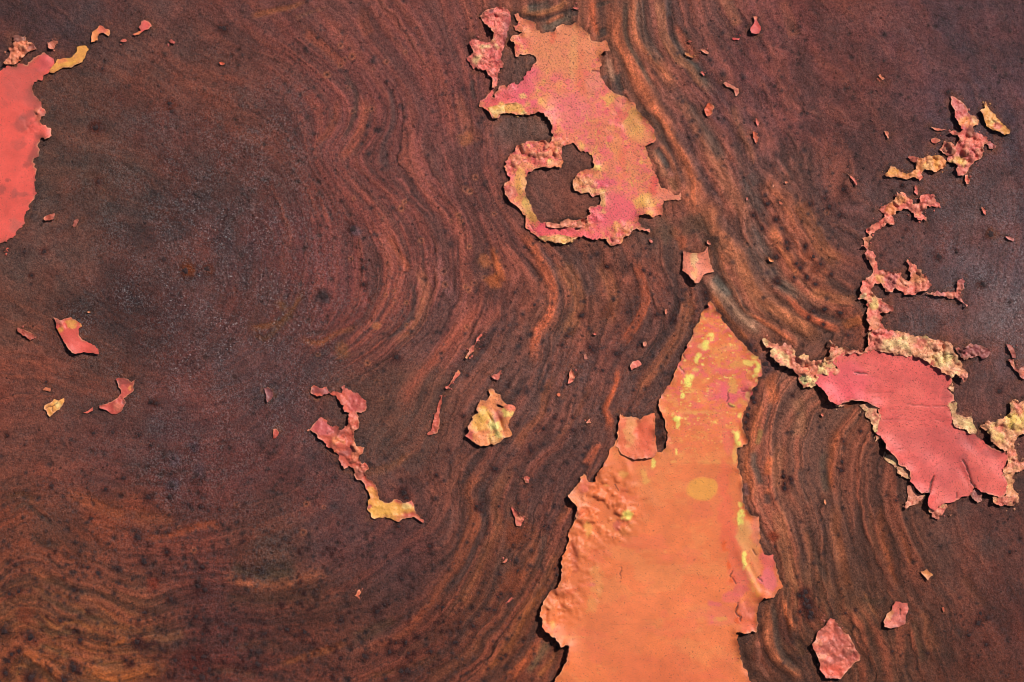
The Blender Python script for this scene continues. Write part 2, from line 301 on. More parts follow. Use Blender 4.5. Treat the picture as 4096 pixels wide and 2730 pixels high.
# single strong bands, drawn one by one: tile, points, colour, width
ST_ = [
('E1',[(795,-40),(790,130),(772,230),(830,370),(880,480),(950,600),(1010,720),(1090,830),(1180,980),(1250,1120),(1290,1230),(1290,1340),(1340,1430),(1400,1520)],(168,94,63),30),
('E1',[(905,-40),(890,130),(910,260),(980,350),(1060,430),(1120,520),(1180,620)],(168,100,70),17),
('E1',[(845,-40),(835,130),(840,230),(880,340),(950,450),(1010,560),(1060,640)],(74,68,58),10),
('E1',[(945,-40),(940,120),(965,240),(1030,350),(1100,440)],(70,68,62),15),
('E1',[(1060,-40),(1078,120),(1090,230),(1140,330),(1190,400),(1260,440),(1310,520),(1380,590),(1440,650)],(162,106,72),13),
('E1',[(1120,-40),(1130,60),(1125,120)],(76,70,70),12),
('E1',[(1140,200),(1180,290),(1240,370),(1300,430),(1350,520),(1410,600)],(64,70,66),14),
('E1',[(1210,200),(1240,240),(1262,275)],(58,62,60),14),
('E1',[(1160,150),(1210,230),(1260,330),(1330,420)],(150,80,58),12),
('E1',[(690,10),(700,40)],(52,54,50),24),('E1',[(665,200),(690,250)],(56,60,58),20),
('E1',[(620,0),(610,110),(640,200),(660,260)],(160,80,50),14),
('E1',[(725,180),(745,290),(800,400),(850,560),(920,700),(1000,800),(1040,840),(1090,950),(1160,1080),(1190,1160)],(64,54,48),14),
('E1',[(715,390),(735,470),(765,560)],(165,122,96),14),('E1',[(780,480),(790,560),(830,620)],(54,56,54),15),
('E1',[(690,500),(700,530)],(86,80,84),12),
('E1',[(1040,980),(1090,1060),(1130,1130)],(68,72,68),11),('E1',[(1000,990),(1060,1100),(1110,1200)],(152,108,78),12),
('E1',[(1060,955),(1120,1040),(1170,1150),(1198,1250)],(154,90,64),7),('E1',[(1130,1180),(1180,1280)],(112,76,52),20),
('E1',[(130,70),(240,92),(330,74),(400,50),(470,-10)],(172,108,70),15),('E1',[(180,60),(260,50),(340,20)],(76,82,74),17),
('E1',[(130,100),(260,135),(380,110),(490,60)],(56,42,40),12),('E1',[(250,190),(330,180),(420,135),(500,95)],(98,88,74),20),
('E1',[(300,160),(380,118),(430,98)],(172,102,72),7),('E1',[(470,90),(500,60)],(52,56,56),16),
('E1',[(1150,600),(1250,760),(1330,880),(1400,1000),(1470,1130),(1540,1280),(1620,1400),(1700,1500)],(152,94,70),26),
('E1',[(1190,850),(1300,1080),(1380,1200),(1440,1330)],(84,60,60),18),
('E1',[(1260,680),(1340,800),(1430,960),(1500,1090)],(92,76,68),18),
('E1',[(1550,690),(1600,850),(1660,980),(1690,1110)],(150,94,72),17),('E1',[(1490,-20),(1530,60),(1590,190)],(152,96,66),18),
('E1',[(1750,1200),(1850,1300),(1930,1420),(1980,1560)],(156,90,64),26),('E1',[(1640,1180),(1690,1250)],(66,66,64),22),
('E1',[(1570,930),(1600,1060),(1640,1180)],(78,66,62),16),
('E1',[(1880,0),(1930,130),(1970,260)],(138,82,60),20),
('E2',[(170,270),(260,350),(350,470),(430,580),(500,700),(560,840)],(160,96,66),38),
('E2',[(300,610),(350,660),(405,730),(430,860),(500,980),(560,1100),(630,1220),(760,1300),(880,1370),(1000,1460),(1120,1560)],(184,102,68),9),
('E2',[(560,640),(620,860),(700,1040),(840,1190),(1020,1290),(1180,1400),(1330,1500)],(156,96,66),26),
('E2',[(370,330),(450,450),(540,560),(600,660)],(98,66,60),16),
('E2',[(130,380),(200,430),(270,560),(330,700),(400,830),(470,960),(540,1080),(590,1200),(680,1300),(790,1390),(900,1460)],(62,54,48),17),
('E2',[(270,900),(340,990),(420,1080),(500,1180),(600,1290),(700,1380),(790,1450)],(164,124,98),20),
('E2',[(340,900),(430,1010),(520,1100)],(84,82,74),12),
('E2',[(290,1020),(370,1120),(450,1250),(540,1370),(650,1490),(720,1568)],(184,96,48),8),
('E2',[(350,1180),(450,1310),(560,1440),(660,1568)],(78,46,36),12),
('E2',[(650,420),(720,530),(745,650),(800,760),(880,880),(920,970)],(78,76,72),26),
('E2',[(640,80),(680,180),(740,260),(800,320)],(80,70,66),20),
('E2',[(860,420),(900,540),(960,660),(1040,780),(1130,900)],(164,94,62),20),
('E2',[(1010,380),(1060,500),(1130,620),(1180,740),(1280,840),(1400,930)],(160,90,66),22),
('E2',[(1080,220),(1190,400),(1240,520),(1320,650),(1440,750),(1500,820)],(154,92,60),22),
('E2',[(960,560),(1010,680),(1090,800),(1200,930)],(86,46,36),12),
('E2',[(980,1040),(1040,1120),(1120,1220),(1220,1290),(1340,1340),(1500,1400)],(196,100,68),11),
('E2',[(900,950),(1000,1010),(1100,1110)],(92,84,74),14),
('E2',[(1200,1040),(1340,1080),(1480,1120),(1640,1130)],(142,90,62),20),
('E2',[(1090,1130),(1240,1230),(1400,1300),(1560,1310),(1640,1270)],(78,56,52),14),
('E2',[(1500,1350),(1680,1290)],(160,92,56),14),('E2',[(780,940),(860,1060),(960,1180)],(112,68,50),14),
('E2',[(700,1060),(760,1180),(900,1290),(1050,1400),(1200,1500)],(92,62,48),12),
('E3',[(1215,20),(1290,130),(1340,230),(1388,330),(1398,420),(1370,500),(1310,580),(1290,660),(1290,740),(1260,800)],(188,98,66),20),
('E3',[(1310,100),(1370,210),(1430,330),(1435,430),(1410,520)],(78,60,62),13),
('E3',[(1420,190),(1490,300),(1530,400),(1520,490),(1440,640)],(138,86,56),26),('E3',[(1480,150),(1570,280),(1610,400)],(88,66,64),22),
('E3',[(1840,180),(1880,300),(1900,420),(1870,500),(1820,590),(1765,665)],(188,92,58),16),
('E3',[(1640,200),(1700,310),(1725,430),(1690,550)],(130,78,52),18),
('E3',[(2040,10),(2100,80),(2112,150)],(196,98,60),12),('E3',[(2140,330),(2130,480),(2080,600),(1990,740),(1900,870),(1850,960)],(156,88,52),20),
('E3',[(2060,200),(2070,420),(2040,560),(1960,670),(1900,750)],(66,46,42),16),
('E3',[(1750,790),(1740,880),(1700,960),(1680,1010),(1705,1080),(1690,1150)],(192,94,58),12),
('E3',[(1655,1190),(1610,1270),(1565,1335)],(208,104,68),15),
('E3',[(930,400),(955,480),(880,590),(760,720),(660,830),(580,950),(540,1060)],(156,82,62),24),
('E3',[(640,220),(690,360),(655,500),(600,590),(500,660)],(144,88,64),20),
('E3',[(600,300),(632,390),(620,470),(560,570),(450,640)],(72,54,54),9),
('E3',[(770,350),(820,470),(760,600),(640,720)],(96,60,56),15),
('E3',[(320,330),(362,420),(330,480),(240,560),(130,620),(60,720)],(136,70,64),14),
('E3',[(350,430),(280,515),(150,590),(10,590)],(62,48,54),8),
('E3',[(1100,510),(1050,600),(1000,700),(940,790),(830,870),(750,970)],(80,58,58),16),
('E3',[(1400,820),(1350,930),(1330,1040),(1250,1130),(1180,1240)],(132,76,52),17),
('E3',[(900,1250),(860,1380),(800,1480)],(128,76,58),15),
('E3',[(620,1250),(500,1330),(370,1360),(230,1340)],(126,78,48),15),
('E3',[(1050,120),(1090,240),(1110,330)],(176,92,54),14),
('E3',[(0,620),(90,650),(200,600),(320,560)],(130,76,54),10),
('E3',[(1600,880),(1540,1000),(1480,1100),(1400,1190)],(118,70,52),14),
('E3',[(740,140),(800,300),(830,420)],(118,76,72),20),('E3',[(480,60),(560,180),(600,260)],(146,78,56),16),
('E5',[(960,60),(900,140),(830,220),(790,290),(830,380),(852,470),(820,560),(770,680),(720,790),(650,900),(560,1020),(460,1130),(380,1220),(250,1290),(120,1350),(0,1400)],(164,90,58),19),
('E5',[(930,170),(890,270),(900,420),(905,520),(850,640),(780,800),(700,900),(600,1020)],(70,58,58),13),
('E5',[(1130,60),(1060,160),(980,300),(980,420),(1000,520),(930,680),(870,820),(800,960),(740,1060),(640,1150)],(134,86,56),18),
('E5',[(730,350),(720,450),(680,580),(600,700)],(118,74,62),16),
('E5',[(1060,320),(1070,460),(1040,620),(1000,760),(960,900)],(74,60,56),14),
('E5',[(1500,350),(1440,440),(1390,510)],(176,98,62),7),
('E5',[(1350,900),(1240,1030),(1170,1150),(1110,1270),(1050,1360),(960,1450),(860,1540)],(154,92,52),20),
('E5',[(1290,1290),(1230,1370),(1160,1450),(1060,1540)],(178,96,58),14),('E5',[(1340,1290),(1280,1400),(1190,1510)],(100,86,62),17),
('E5',[(1410,1340),(1340,1450),(1260,1550)],(136,86,50),15),('E5',[(1270,1150),(1225,1280),(1150,1390),(1050,1480),(950,1560)],(64,44,36),11),
('E5',[(1230,500),(1240,620),(1210,760),(1150,900)],(136,80,54),18),('E5',[(1390,700),(1350,830),(1270,950)],(136,84,56),17),
('E5',[(1180,420),(1120,560),(1060,700)],(128,70,46),20),('E5',[(1300,560),(1300,700),(1270,820)],(76,62,56),14),
('E5',[(700,1180),(560,1260),(420,1340),(300,1390)],(100,66,50),14),('E5',[(0,1270),(150,1220),(320,1130)],(96,72,52),18),
('E5',[(640,1380),(480,1440),(300,1500),(100,1540)],(122,70,42),16),('E5',[(900,1250),(800,1380),(650,1480),(500,1540)],(118,68,42),18),
('E4',[(430,280),(600,350),(760,420),(860,450)],(146,80,50),28),('E4',[(960,590),(1080,590),(1220,560),(1340,510),(1440,512),(1500,560)],(148,76,48),14),
('E4',[(560,440),(660,490),(790,540)],(140,74,50),20),('E4',[(200,620),(290,690),(400,730),(520,760)],(128,68,46),16),
('E4',[(880,430),(1020,470),(1180,460)],(128,72,48),26),('E4',[(1480,830),(1600,885),(1750,912),(1900,905),(2050,865),(2230,815)],(184,110,76),22),
('E4',[(1540,770),(1700,830),(1850,835),(2000,800)],(74,64,48),30),('E4',[(1450,980),(1700,1010),(1950,1000),(2200,930)],(96,62,44),30),
('E4',[(180,790),(290,850),(400,920),(500,980),(620,1010),(720,1090),(800,1130),(880,1120)],(146,88,54),11),
('E4',[(200,905),(330,965),(420,975),(500,1040),(580,1100),(660,1160),(760,1205),(880,1180)],(142,92,52),8),
('E4',[(240,950),(370,1030),(500,1085),(620,1130),(760,1170)],(76,68,48),8),
('E4',[(280,880),(420,900),(520,960),(620,960)],(88,72,56),11),
('E4',[(260,1090),(380,1200),(450,1165),(530,1155),(620,1215),(700,1225)],(138,88,48),7),
('E4',[(240,1130),(350,1230),(470,1220),(560,1240)],(84,72,44),11),
('E4',[(660,1315),(780,1305),(860,1268)],(158,94,50),8),('E4',[(150,1330),(260,1420),(350,1480),(430,1545)],(174,100,58),15),
('E4',[(160,1400),(280,1490),(380,1568)],(74,62,40),9),('E4',[(110,1540),(140,1440),(190,1460),(260,1545)],(138,94,46),8),
('E4',[(250,1300),(380,1350),(470,1400)],(120,88,52),17),
('E4',[(540,1440),(650,1500),(760,1540),(860,1525),(980,1475),(1150,1470)],(168,100,52),17),('E4',[(560,1490),(660,1545),(760,1575)],(74,64,40),8),
('E4',[(600,1400),(720,1450),(850,1440)],(116,84,54),17),('E4',[(980,1240),(1100,1270),(1250,1230)],(118,84,60),15),
('E4',[(1860,1450),(2100,1375),(2250,1330),(2353,1290)],(132,78,44),13),('E4',[(1380,1500),(1560,1480),(1750,1530)],(114,70,50),18),
('E4',[(1560,1340),(1750,1300),(1900,1330)],(112,72,46),14),('E4',[(40,330),(140,290),(240,340)],(120,70,42),16),
('E4',[(60,440),(160,360),(250,420),(380,520)],(84,60,48),12),('E4',[(200,560),(300,640),(420,640)],(76,58,48),12),
('D4',[(20,-40),(60,200),(110,380),(150,560),(190,700),(200,850),(150,950)],(146,100,70),19),
('D4',[(120,0),(180,180),(250,380),(290,560)],(88,66,62),14),('D4',[(290,160),(330,300),(370,420),(430,580),(480,700)],(66,58,54),12),
('D4',[(270,190),(310,330),(350,480),(380,600),(400,720)],(138,84,58),10),('D4',[(560,-40),(560,200),(580,330),(610,500),(640,640),(700,800)],(132,84,60),22),
('D4',[(470,0),(470,240),(510,480),(560,680)],(84,60,54),13),('D4',[(750,-40),(770,250),(790,450),(880,620)],(78,60,58),14),
('D4',[(940,-40),(980,250),(1020,450),(1060,600),(1130,720)],(146,82,50),16),('D4',[(1130,180),(1190,400),(1230,540)],(132,78,52),9),
('D4',[(860,0),(880,250),(920,450)],(112,74,58),12),
('D4',[(800,740),(860,880),(930,985)],(134,90,62),6),('D4',[(780,820),(900,850),(1020,840)],(74,64,52),10),
('D4',[(1320,900),(1380,1050),(1420,1200),(1450,1330)],(136,88,60),19),('D4',[(1230,980),(1300,1200),(1340,1400)],(98,74,56),14),
('D4',[(90,820),(110,950),(165,1090)],(186,104,66),9),('D4',[(1680,600),(1800,780),(1900,900)],(112,68,52),22),
('D4',[(1380,1350),(1440,1480),(1500,1568)],(110,66,50),18),
('F4',[(1130,200),(1110,400),(1100,600),(1100,800),(1150,1000),(1240,1130),(1350,1250),(1500,1380),(1750,1520)],(166,102,70),15),
('F4',[(1200,190),(1230,500),(1260,700),(1300,950),(1380,1150),(1520,1300),(1700,1420)],(82,74,66),15),
('F4',[(1370,450),(1380,700),(1450,850),(1560,960)],(80,42,36),16),('F4',[(1380,100),(1395,300),(1450,420),(1510,620),(1580,760)],(172,104,70),9),
('F4',[(990,500),(995,800),(1040,1000),(1120,1200),(1250,1350),(1480,1530)],(80,50,38),14),('F4',[(920,850),(955,1050),(945,1250),(1050,1400),(1170,1560)],(148,100,82),9),
('F4',[(690,780),(710,1000),(760,1250),(850,1450),(900,1568)],(64,44,34),14),('F4',[(1600,820),(1650,1000),(1700,1150)],(98,70,46),16),
('F2',[(920,-60),(870,150),(800,350),(780,550),(720,700),(695,850),(690,1000),(720,1180),(760,1350),(800,1560)],(162,90,54),17),
('F2',[(1060,0),(1040,150),(990,400),(960,560)],(78,62,56),12),('F2',[(900,430),(880,560),(840,680)],(132,110,66),10),
('F2',[(800,740),(800,950),(870,1100),(930,1300)],(70,66,60),14),('F2',[(1065,830),(1020,1000),(1010,1150)],(174,96,62),13),
('F2',[(1000,1310),(1045,1440)],(180,98,62),8),('F2',[(1000,1400),(1000,1568)],(68,52,48),13),('F2',[(1230,650),(1170,900),(1200,1150),(1230,1400)],(142,92,66),24),
('F2',[(1500,1000),(1510,1200),(1560,1400),(1620,1568)],(72,58,54),16),('F2',[(2080,430),(2000,650),(1960,900),(1930,1150),(1950,1400)],(152,84,52),15),
('F2',[(1870,700),(1830,900),(1860,1150),(1890,1420)],(76,70,62),13),('F2',[(2100,-50),(2240,120)],(150,80,50),16),
('F2',[(1450,-60),(1500,300),(1480,600)],(126,88,66),30),('F2',[(660,1240),(700,1450)],(96,72,72),12),
('F1',[(1500,1568),(1450,1400),(1400,1200),(1500,1050)],(156,86,54),22),
('B2',[(510,1010),(440,1120),(380,1200),(290,1300),(160,1350),(60,1370),(-30,1350)],(120,76,48),12),('B2',[(0,1420),(120,1470),(240,1380),(400,1230)],(110,70,46),8),
('A2',[(780,880),(770,1050),(700,1200),(600,1300)],(128,70,54),16),('A2',[(1030,840),(1020,1000),(1000,1150),(900,1330),(780,1440)],(150,80,60),20),
('A2',[(820,600),(880,720),(960,850),(940,1020),(900,1130),(820,1280)],(70,54,50),10),('A2',[(1080,900),(1080,1060),(1030,1200),(960,1330),(880,1440)],(76,58,56),10),
('A2',[(480,280),(600,370),(730,480),(850,620)],(132,72,56),16),('A2',[(1250,750),(1280,950),(1270,1150),(1200,1300),(1200,1430),(1300,1560)],(84,62,62),13),
('A2',[(1050,60),(1010,180),(1080,330)],(136,74,56),16),('A2',[(0,160),(160,110),(400,60),(520,0)],(124,76,52),10),('A2',[(400,170),(560,110),(720,60)],(112,76,62),8),
('A2',[(1880,820),(1900,1000),(1960,1150),(2060,1300)],(130,76,60),18),('A2',[(1990,700),(1990,800),(2010,900)],(76,60,56),9),
('B1',[(700,30),(850,0),(940,60),(930,160),(860,200)],(92,64,58),10),
]
for k, (t, pts, col, wd) in enumerate(ST_):
    wd = wd * 1.22 if sum(col) > 300 else wd * 1.15
    line = smooth_line(T(t, pts), 30)
    xs = [q[0] for q in line]; ys = [q[1] for q in line]
    m = wd * 3 + 10
    i0 = max(0, int((min(xs) - m - X0) / ST)); i1 = min(GX.shape[1], int((max(xs) + m - X0) / ST) + 1)
    j0 = max(0, int((min(ys) - m - Y0) / ST)); j1 = min(GX.shape[0], int((max(ys) + m - Y0) / ST) + 1)
    if i1 <= i0 or j1 <= j0: continue
    sx = GX[j0:j1, i0:i1]; sy = GY[j0:j1, i0:i1]
    jx = sx + wd * .22 * fbm(sx, sy, 90, 3, 200 + k % 7); jy = sy + wd * .22 * fbm(sx, sy, 90, 3, 300 + k % 7)
    d, tt = seg_dist(jx, jy, line, True)
    wl = wd * (1.0 + .30 * fbm(sx, sy, 150, 2, 400 + k % 5))
    a = np.exp(-1.0 * (d / wl) ** 3.2) * sst(-.02, 0.16, tt) * sst(1.02, 0.84, tt)
    a = a * np.clip(.80 + .12 * fbm(sx, sy, 90, 3, 500 + k % 5) + .30 * np.tanh(2.5 * (vnoise(d * 1.0 + 200 * (k % 9), tt * 5 + k, 8, 560) * 2 - 1)), 0, .97)
    cc = np.array(col, np.float32) / 255 * (.92 if sum(col) > 300 else 1)
    if sum(col) < 240: cc = .65 * cc + .35 * np.array([.24, .19, .165], np.float32)
    bright = (sum(col) > 300) * 2 - 1
    if bright < 0: a = a * .8
    C[j0:j1, i0:i1] += (cc - C[j0:j1, i0:i1]) * a[..., None]
    H[j0:j1, i0:i1] += bright * min(wd, 18) * .34 * a
# fine streaking drawn along the fronts
b4 = n1d(ph + .03 * fbm(GX, GY, 50, 2, 90), 9, 91, drift * 1.0)
b4 = np.tanh(2.2 * b4) * .8
C = C * (1 + (.20 * b4 * np.clip(BD + .12, 0, 1))[..., None])
H += .7 * b4 * BD
# ------------------------------------------------------------------ nodules, pits and pimples
RUSTN = []     # x, y, radius, colour class
for t, lst in dict(
 E4=[(925,590,22),(1120,690,14),(970,750,20),(1360,790,16),(1330,920,22),(1380,940,18),(1150,1005,18),(65,970,16),(130,950,14),(500,945,16),(210,1260,22),(30,1220,24),(405,1150,12),
  (970,1095,16),(1320,1120,18),(1370,1130,12),(1520,1170,14),(1585,1205,16),(1365,1240,14),(500,1465,22),(490,1430,14),(540,1280,15),(80,1375,14),(130,1350,12),(205,1530,26),(430,1550,20),(1180,1415,18),
  (1300,1395,16),(1370,1390,18),(1310,1470,16),(1410,1475,20),(1930,1210,16),(2050,1225,18),(1780,1235,14),(2290,1140,14),(1690,1350,14),(2290,1400,12),(1730,1440,20),(1360,1530,18),
  (1470,1540,14),(925,1290,18),(850,1410,12),(660,830,13),(790,790,12),(610,465,11),(350,240,13),(1000,320,18),(830,190,15),(710,265,12),(40,1500,18),(60,1420,12),(1500,1290,12),
  (240,865,9),(430,860,9),(525,870,9),(800,900,9),(1100,830,13),(590,790,10),(500,1215,10),(1400,410,8),(1475,398,10),(1265,365,11),(1060,380,9),(1345,385,12)],
 E5=[(985,125,14),(365,290,20),(330,515,15),(540,650,16),(390,675,14),(350,870,15),(185,1090,20),(235,1045,10),(100,1390,19),(265,1365,16),(375,1300,14),(395,1375,11),(345,1500,20),(385,1490,20),
  (625,1060,11),(830,1190,15),(710,1300,16),(745,1160,10),(970,1080,13),(545,1360,12),(855,380,15),(885,405,14),(1310,515,14),(1340,520,10),(1085,970,10),(1130,815,10),(240,1550,14),(1005,380,9),(1135,360,9),
  (870,1120,9),(980,1165,9),(1020,1410,9),(1050,1390,9),(930,1480,8),(310,1300,8),(180,1380,9),(1400,845,12),(1385,800,9),(1415,800,9),(1010,840,8),(1215,600,7),(1185,580,7),(1100,640,7),(1150,660,7),(1090,745,8),
  (1020,970,8),(1000,990,8),(895,365,11)],
 B1=[(1660,860,29),(1855,845,21),(1465,760,16),(880,60,14),(220,690,14),(400,690,14),(285,900,12)],
 A1=[(860,1150,24),(1520,930,18),(1540,1000,13),(920,620,12),(2010,255,18),(1970,245,12)],
 E2=[(995,605,8),(1005,660,7),(1170,640,8),(1235,735,8),(1305,800,8),(1085,795,8),(1120,835,8),(910,740,9),(1065,915,8),(1255,980,8),(1400,890,7),(1185,920,9),(1480,1235,9),(1240,1220,8),(1345,1205,9),
  (1195,1280,7),(1475,360,8),(1385,290,8),(1345,210,7),(1505,130,10),(915,950,9),(705,365,8),(830,260,8),(1330,1340,6),(1550,1440,7),(1205,260,9),(785,480,9),(905,400,8),(680,1530,9),(275,1055,8),(280,1110,6)],
 E3=[(290,25,18),(135,390,20),(530,730,18),(1550,500,14),(1595,670,12),(1610,690,11),(1290,440,10),(1665,800,10),(1875,645,12),(1860,660,10),(1215,625,10),(1070,1340,12),(1965,490,12),(2055,515,14),(2040,540,10),
  (750,1375,9),(920,830,10),(570,1470,18),(585,1500,14),(1740,710,14),(900,1050,9),(1010,660,12),(990,670,10),(1440,660,10),(1470,610,10),(1800,480,10),(1690,230,12),(1890,250,9),(1900,130,8),(1925,270,8),
  (1835,910,8),(1400,1060,9),(1440,1080,8),(1500,1060,8),(1340,1120,10),(1270,1240,11),(1500,1130,9),(1560,1120,8),(820,1240,8)],
 F4=[(1740,80,20),(1700,140,18),(1760,220,20),(1790,320,22),(1830,430,22),(1800,490,14),(1650,400,11),(1640,140,10),(1720,280,13)],
 F2=[(740,130,9),(710,230,16),(690,340,12),(710,440,9),(1250,1140,9),(1360,1180,10),(1270,1250,9),(1270,1320,13),(2140,620,9),(2120,930,11),(2110,1060,10)],
 F1=[(1130,700,11),(1210,760,11),(1350,960,18),(1380,1040,12),(1210,1330,15),(1160,1460,13),(1180,1530,12),(1760,1430,5)],
 D4=[(1850,950,16),(1830,1040,16),(1750,1150,14),(1920,990,12),(730,920,8),(640,945,7),(2110,400,11),(1900,1230,12),(1060,1290,9),(1380,1310,7),(1620,960,7),(10,350,8)],
 C4=[(610,1000,11),(600,1080,10),(780,730,9),(90,1140,8),(150,1160,9),(100,1240,9),(170,410,6),(2020,370,13),(1090,1350,8)],
 B4=[(1180,490,10),(1870,980,18),(1940,530,20),(1150,95,12),(1640,690,14),(1480,730,20),(2110,1140,12)],
 B2=[(930,490,18),(650,1090,19),(1010,830,12),(1000,760,9),(1020,980,12),(820,235,8),(630,450,9),(1750,980,7),(1710,1090,8)],
 C1=[(1555,975,14),(1535,1110,13),(1540,1215,18),(1525,1320,15),(1735,870,20),(1775,1120,17),(1800,1155,11),(1350,470,16),(1400,480,13),(840,745,12),(1010,740,14),(1245,760,13),(1355,855,11),(415,285,9),(65,770,10),(225,850,8)],
 A4=[(1560,825,16),(1490,990,6)],
).items():
    s = TILE[t][2]
    for a in lst:
        x, y = T1(t, a[0], a[1])
        RUSTN.append((x, y, a[2] / 1.68 if t in ('E4', 'E5') else (a[2] if t in ('E2',) else (a[2] / 1.5 if t == 'E3' else a[2] / 1.6))))
def splat(F, x, y, r, fn, margin=3.0):
    m = r * margin
    i0 = max(0, int((x - m - X0) / ST)); i1 = min(GX.shape[1], int((x + m - X0) / ST) + 2)
    j0 = max(0, int((y - m - Y0) / ST)); j1 = min(GX.shape[0], int((y + m - Y0) / ST) + 2)
    if i1 <= i0 or j1 <= j0: return
    fn((slice(j0, j1), slice(i0, i1)), np.hypot(GX[j0:j1, i0:i1] - x, GY[j0:j1, i0:i1] - y))
PITSH = np.zeros(GX.shape, np.float32)
halo = np.array([46, 20, 18], np.float32) / 255
dk = np.array([46, 36, 37], np.float32) / 255
ring = np.array([172, 106, 72], np.float32) / 255
for x, y, r in RUSTN:
    def f(s, d, r=r, x=x, y=y):
        a = .88 * np.exp(-(d / (r * 1.8)) ** 2) * np.clip(.9 + .6 * fbm(GX[s], GY[s], 18, 2, 7), 0, 1.4)
        C[s] += (halo - C[s]) * np.clip(a, 0, .9)[..., None]
        H[s] += 1.5 * np.exp(-(d / (r * 1.2)) ** 2)
    splat(None, x, y, r, f)
rng = np.random.RandomState(5)
# small dark pits and pimples everywhere, denser where the list of places says so
dens = [(0,1850,1500,2730,900,4.5),(0,2100,1400,2730,520,7),(700,2200,2200,2730,260,6),(1100,100,2000,1500,520,5.5),(0,1750,1500,2250,330,6),(2000,900,2800,2000,360,6.5),
        (2600,300,3700,1300,260,6),(0,0,4096,2730,900,5),(3100,1700,4096,2730,240,5.5),(600,150,1300,900,220,5),(1400,1800,2400,2730,330,6),(2600,0,4096,700,260,5.5)]
for (ax, ay, bx, by, n, rr) in dens:
    for k in range(n):
        x = rng.uniform(ax, bx); y = rng.uniform(ay, by); r = rr * (.55 + 1.3 * rng.rand() ** 2.2) * (1.5 if rng.rand() < .05 else 1)
        kind = rng.rand(); strg = rng.uniform(.12, .8) if rng.rand() < .7 else .9
        def f(s, d, r=r, kind=kind, strg=strg):
            a = np.exp(-(d / r) ** 2)
            C[s] += (dk - C[s]) * (a * strg)[..., None]
            H[s] += (1.9 if kind < .55 else -2.6) * a * min(r / 6, 1.5)
        splat(None, x, y, r, f)
# clustered scabs of black-red rust, lower left and along the bottom
for k in range(120):
    bx_ = rng.uniform(0, 1900); by_ = 2150 + 560 * rng.rand() ** .7
    if bx_ > 1400 and by_ < 2350: continue
    for j in range(rng.randint(2, 7)):
        x = bx_ + rng.normal(0, 16); y = by_ + rng.normal(0, 13); r = 3.5 + 8 * rng.rand() ** 2; q_ = rng.uniform(.4, .95)
        def f(s, d, r=r, q_=q_):
            dd = d * (1 + .35 * fbm(GX[s], GY[s], 14, 2, 8))
            C[s] += (halo - C[s]) * (q_ * np.exp(-(dd / r) ** 2))[..., None]
            H[s] += 1.8 * np.exp(-(dd / (r * .7)) ** 2)
        splat(None, x, y, r, f)
# craters with a pale rim
for (ax, ay, bx, by, n) in [(1380,700,1960,1320,20),(1300,160,1650,460,12),(1800,750,2000,1250,10),(60,1900,1300,2500,8),(1250,1350,1560,1650,10),(2850,550,3600,1250,6)]:
    for k in range(n):
        x = rng.uniform(ax, bx); y = rng.uniform(ay, by); r = rng.uniform(6, 11); q = rng.uniform(.25, .7)
        def f(s, d, r=r, q=q):
            a = np.exp(-((d - r) / (r * .42)) ** 2)
            C[s] += (ring - C[s]) * (a * q)[..., None]
            b = np.exp(-(d / (r * .5)) ** 2)
            C[s] += (dk * .7 - C[s]) * (b * .75)[..., None]
            H[s] += 1.8 * a - 3.5 * b
        splat(None, x, y, r, f)
# warm orange stains; the dark pair in the slot also paints its shade
for (x, y, r, c, q) in [T1('V',430,620)+(26,(105,52,18),.8),T1('V',478,620)+(18,(85,40,18),.7),T1('V',650,700)+(18,(135,90,45),.4),T1('V',1070,320)+(22,(150,90,55),.6),
        T1('V',1110,600)+(26,(185,105,60),.55),T1('V',1135,650)+(26,(180,95,48),.6),T1('V',865,750)+(14,(180,110,70),.7),T1('V',790,810)+(30,(140,95,50),.4),
        T1('V',220,290)+(22,(60,28,22),.6),T1('V',395,240)+(22,(90,45,32),.5),T1('V',2280,540)+(22,(98,58,42),.7),T1('V',2250,655)+(20,(78,48,44),.8),
        T1('V',1400,720)+(30,(90,45,28),.5),T1('V',1870,620)+(20,(85,42,28),.6),T1('V',1855,590)+(20,(110,55,35),.5),T1('E5',1130,560)+(48,(120,58,32),.5),T1('E5',1120,900)+(55,(118,60,34),.45),
        T1('E4',1030,910)+(22,(120,45,28),.6),T1('E4',170,1100)+(26,(105,50,30),.6),T1('V',445,1520)+(50,(80,34,28),.6),T1('V',480,1370)+(60,(80,44,40),.45),
        T1('V',395,1110)+(22,(70,62,78),.7),T1('V',445,1025)+(20,(78,66,84),.6),T1('V',455,1080)+(24,(80,70,86),.5),T1('V',400,1060)+(20,(84,72,88),.6),
        T1('V',740,685)+(24,(68,62,72),.6),T1('V',815,530)+(22,(104,88,100),.6),T1('V',620,905)+(45,(64,60,72),.5),T1('V',1530,530)+(40,(86,66,50),.5),
        T1('V',2300,720)+(90,(104,92,98),.45),T1('V',2210,600)+(60,(98,84,92),.4),T1('V',2320,840)+(50,(100,84,92),.4),T1('V',1640,560)+(34,(70,50,38),.6),T1('F3',1300,660)+(18,(110,45,25),.7),
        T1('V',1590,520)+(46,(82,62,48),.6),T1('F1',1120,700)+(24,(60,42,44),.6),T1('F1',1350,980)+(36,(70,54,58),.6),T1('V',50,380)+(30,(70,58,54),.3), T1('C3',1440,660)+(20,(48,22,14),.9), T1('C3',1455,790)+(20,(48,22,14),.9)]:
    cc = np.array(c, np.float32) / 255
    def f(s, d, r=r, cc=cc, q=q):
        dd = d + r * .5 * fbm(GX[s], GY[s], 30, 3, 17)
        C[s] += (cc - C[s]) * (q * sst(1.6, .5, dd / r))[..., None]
    splat(None, x, y, r, f)
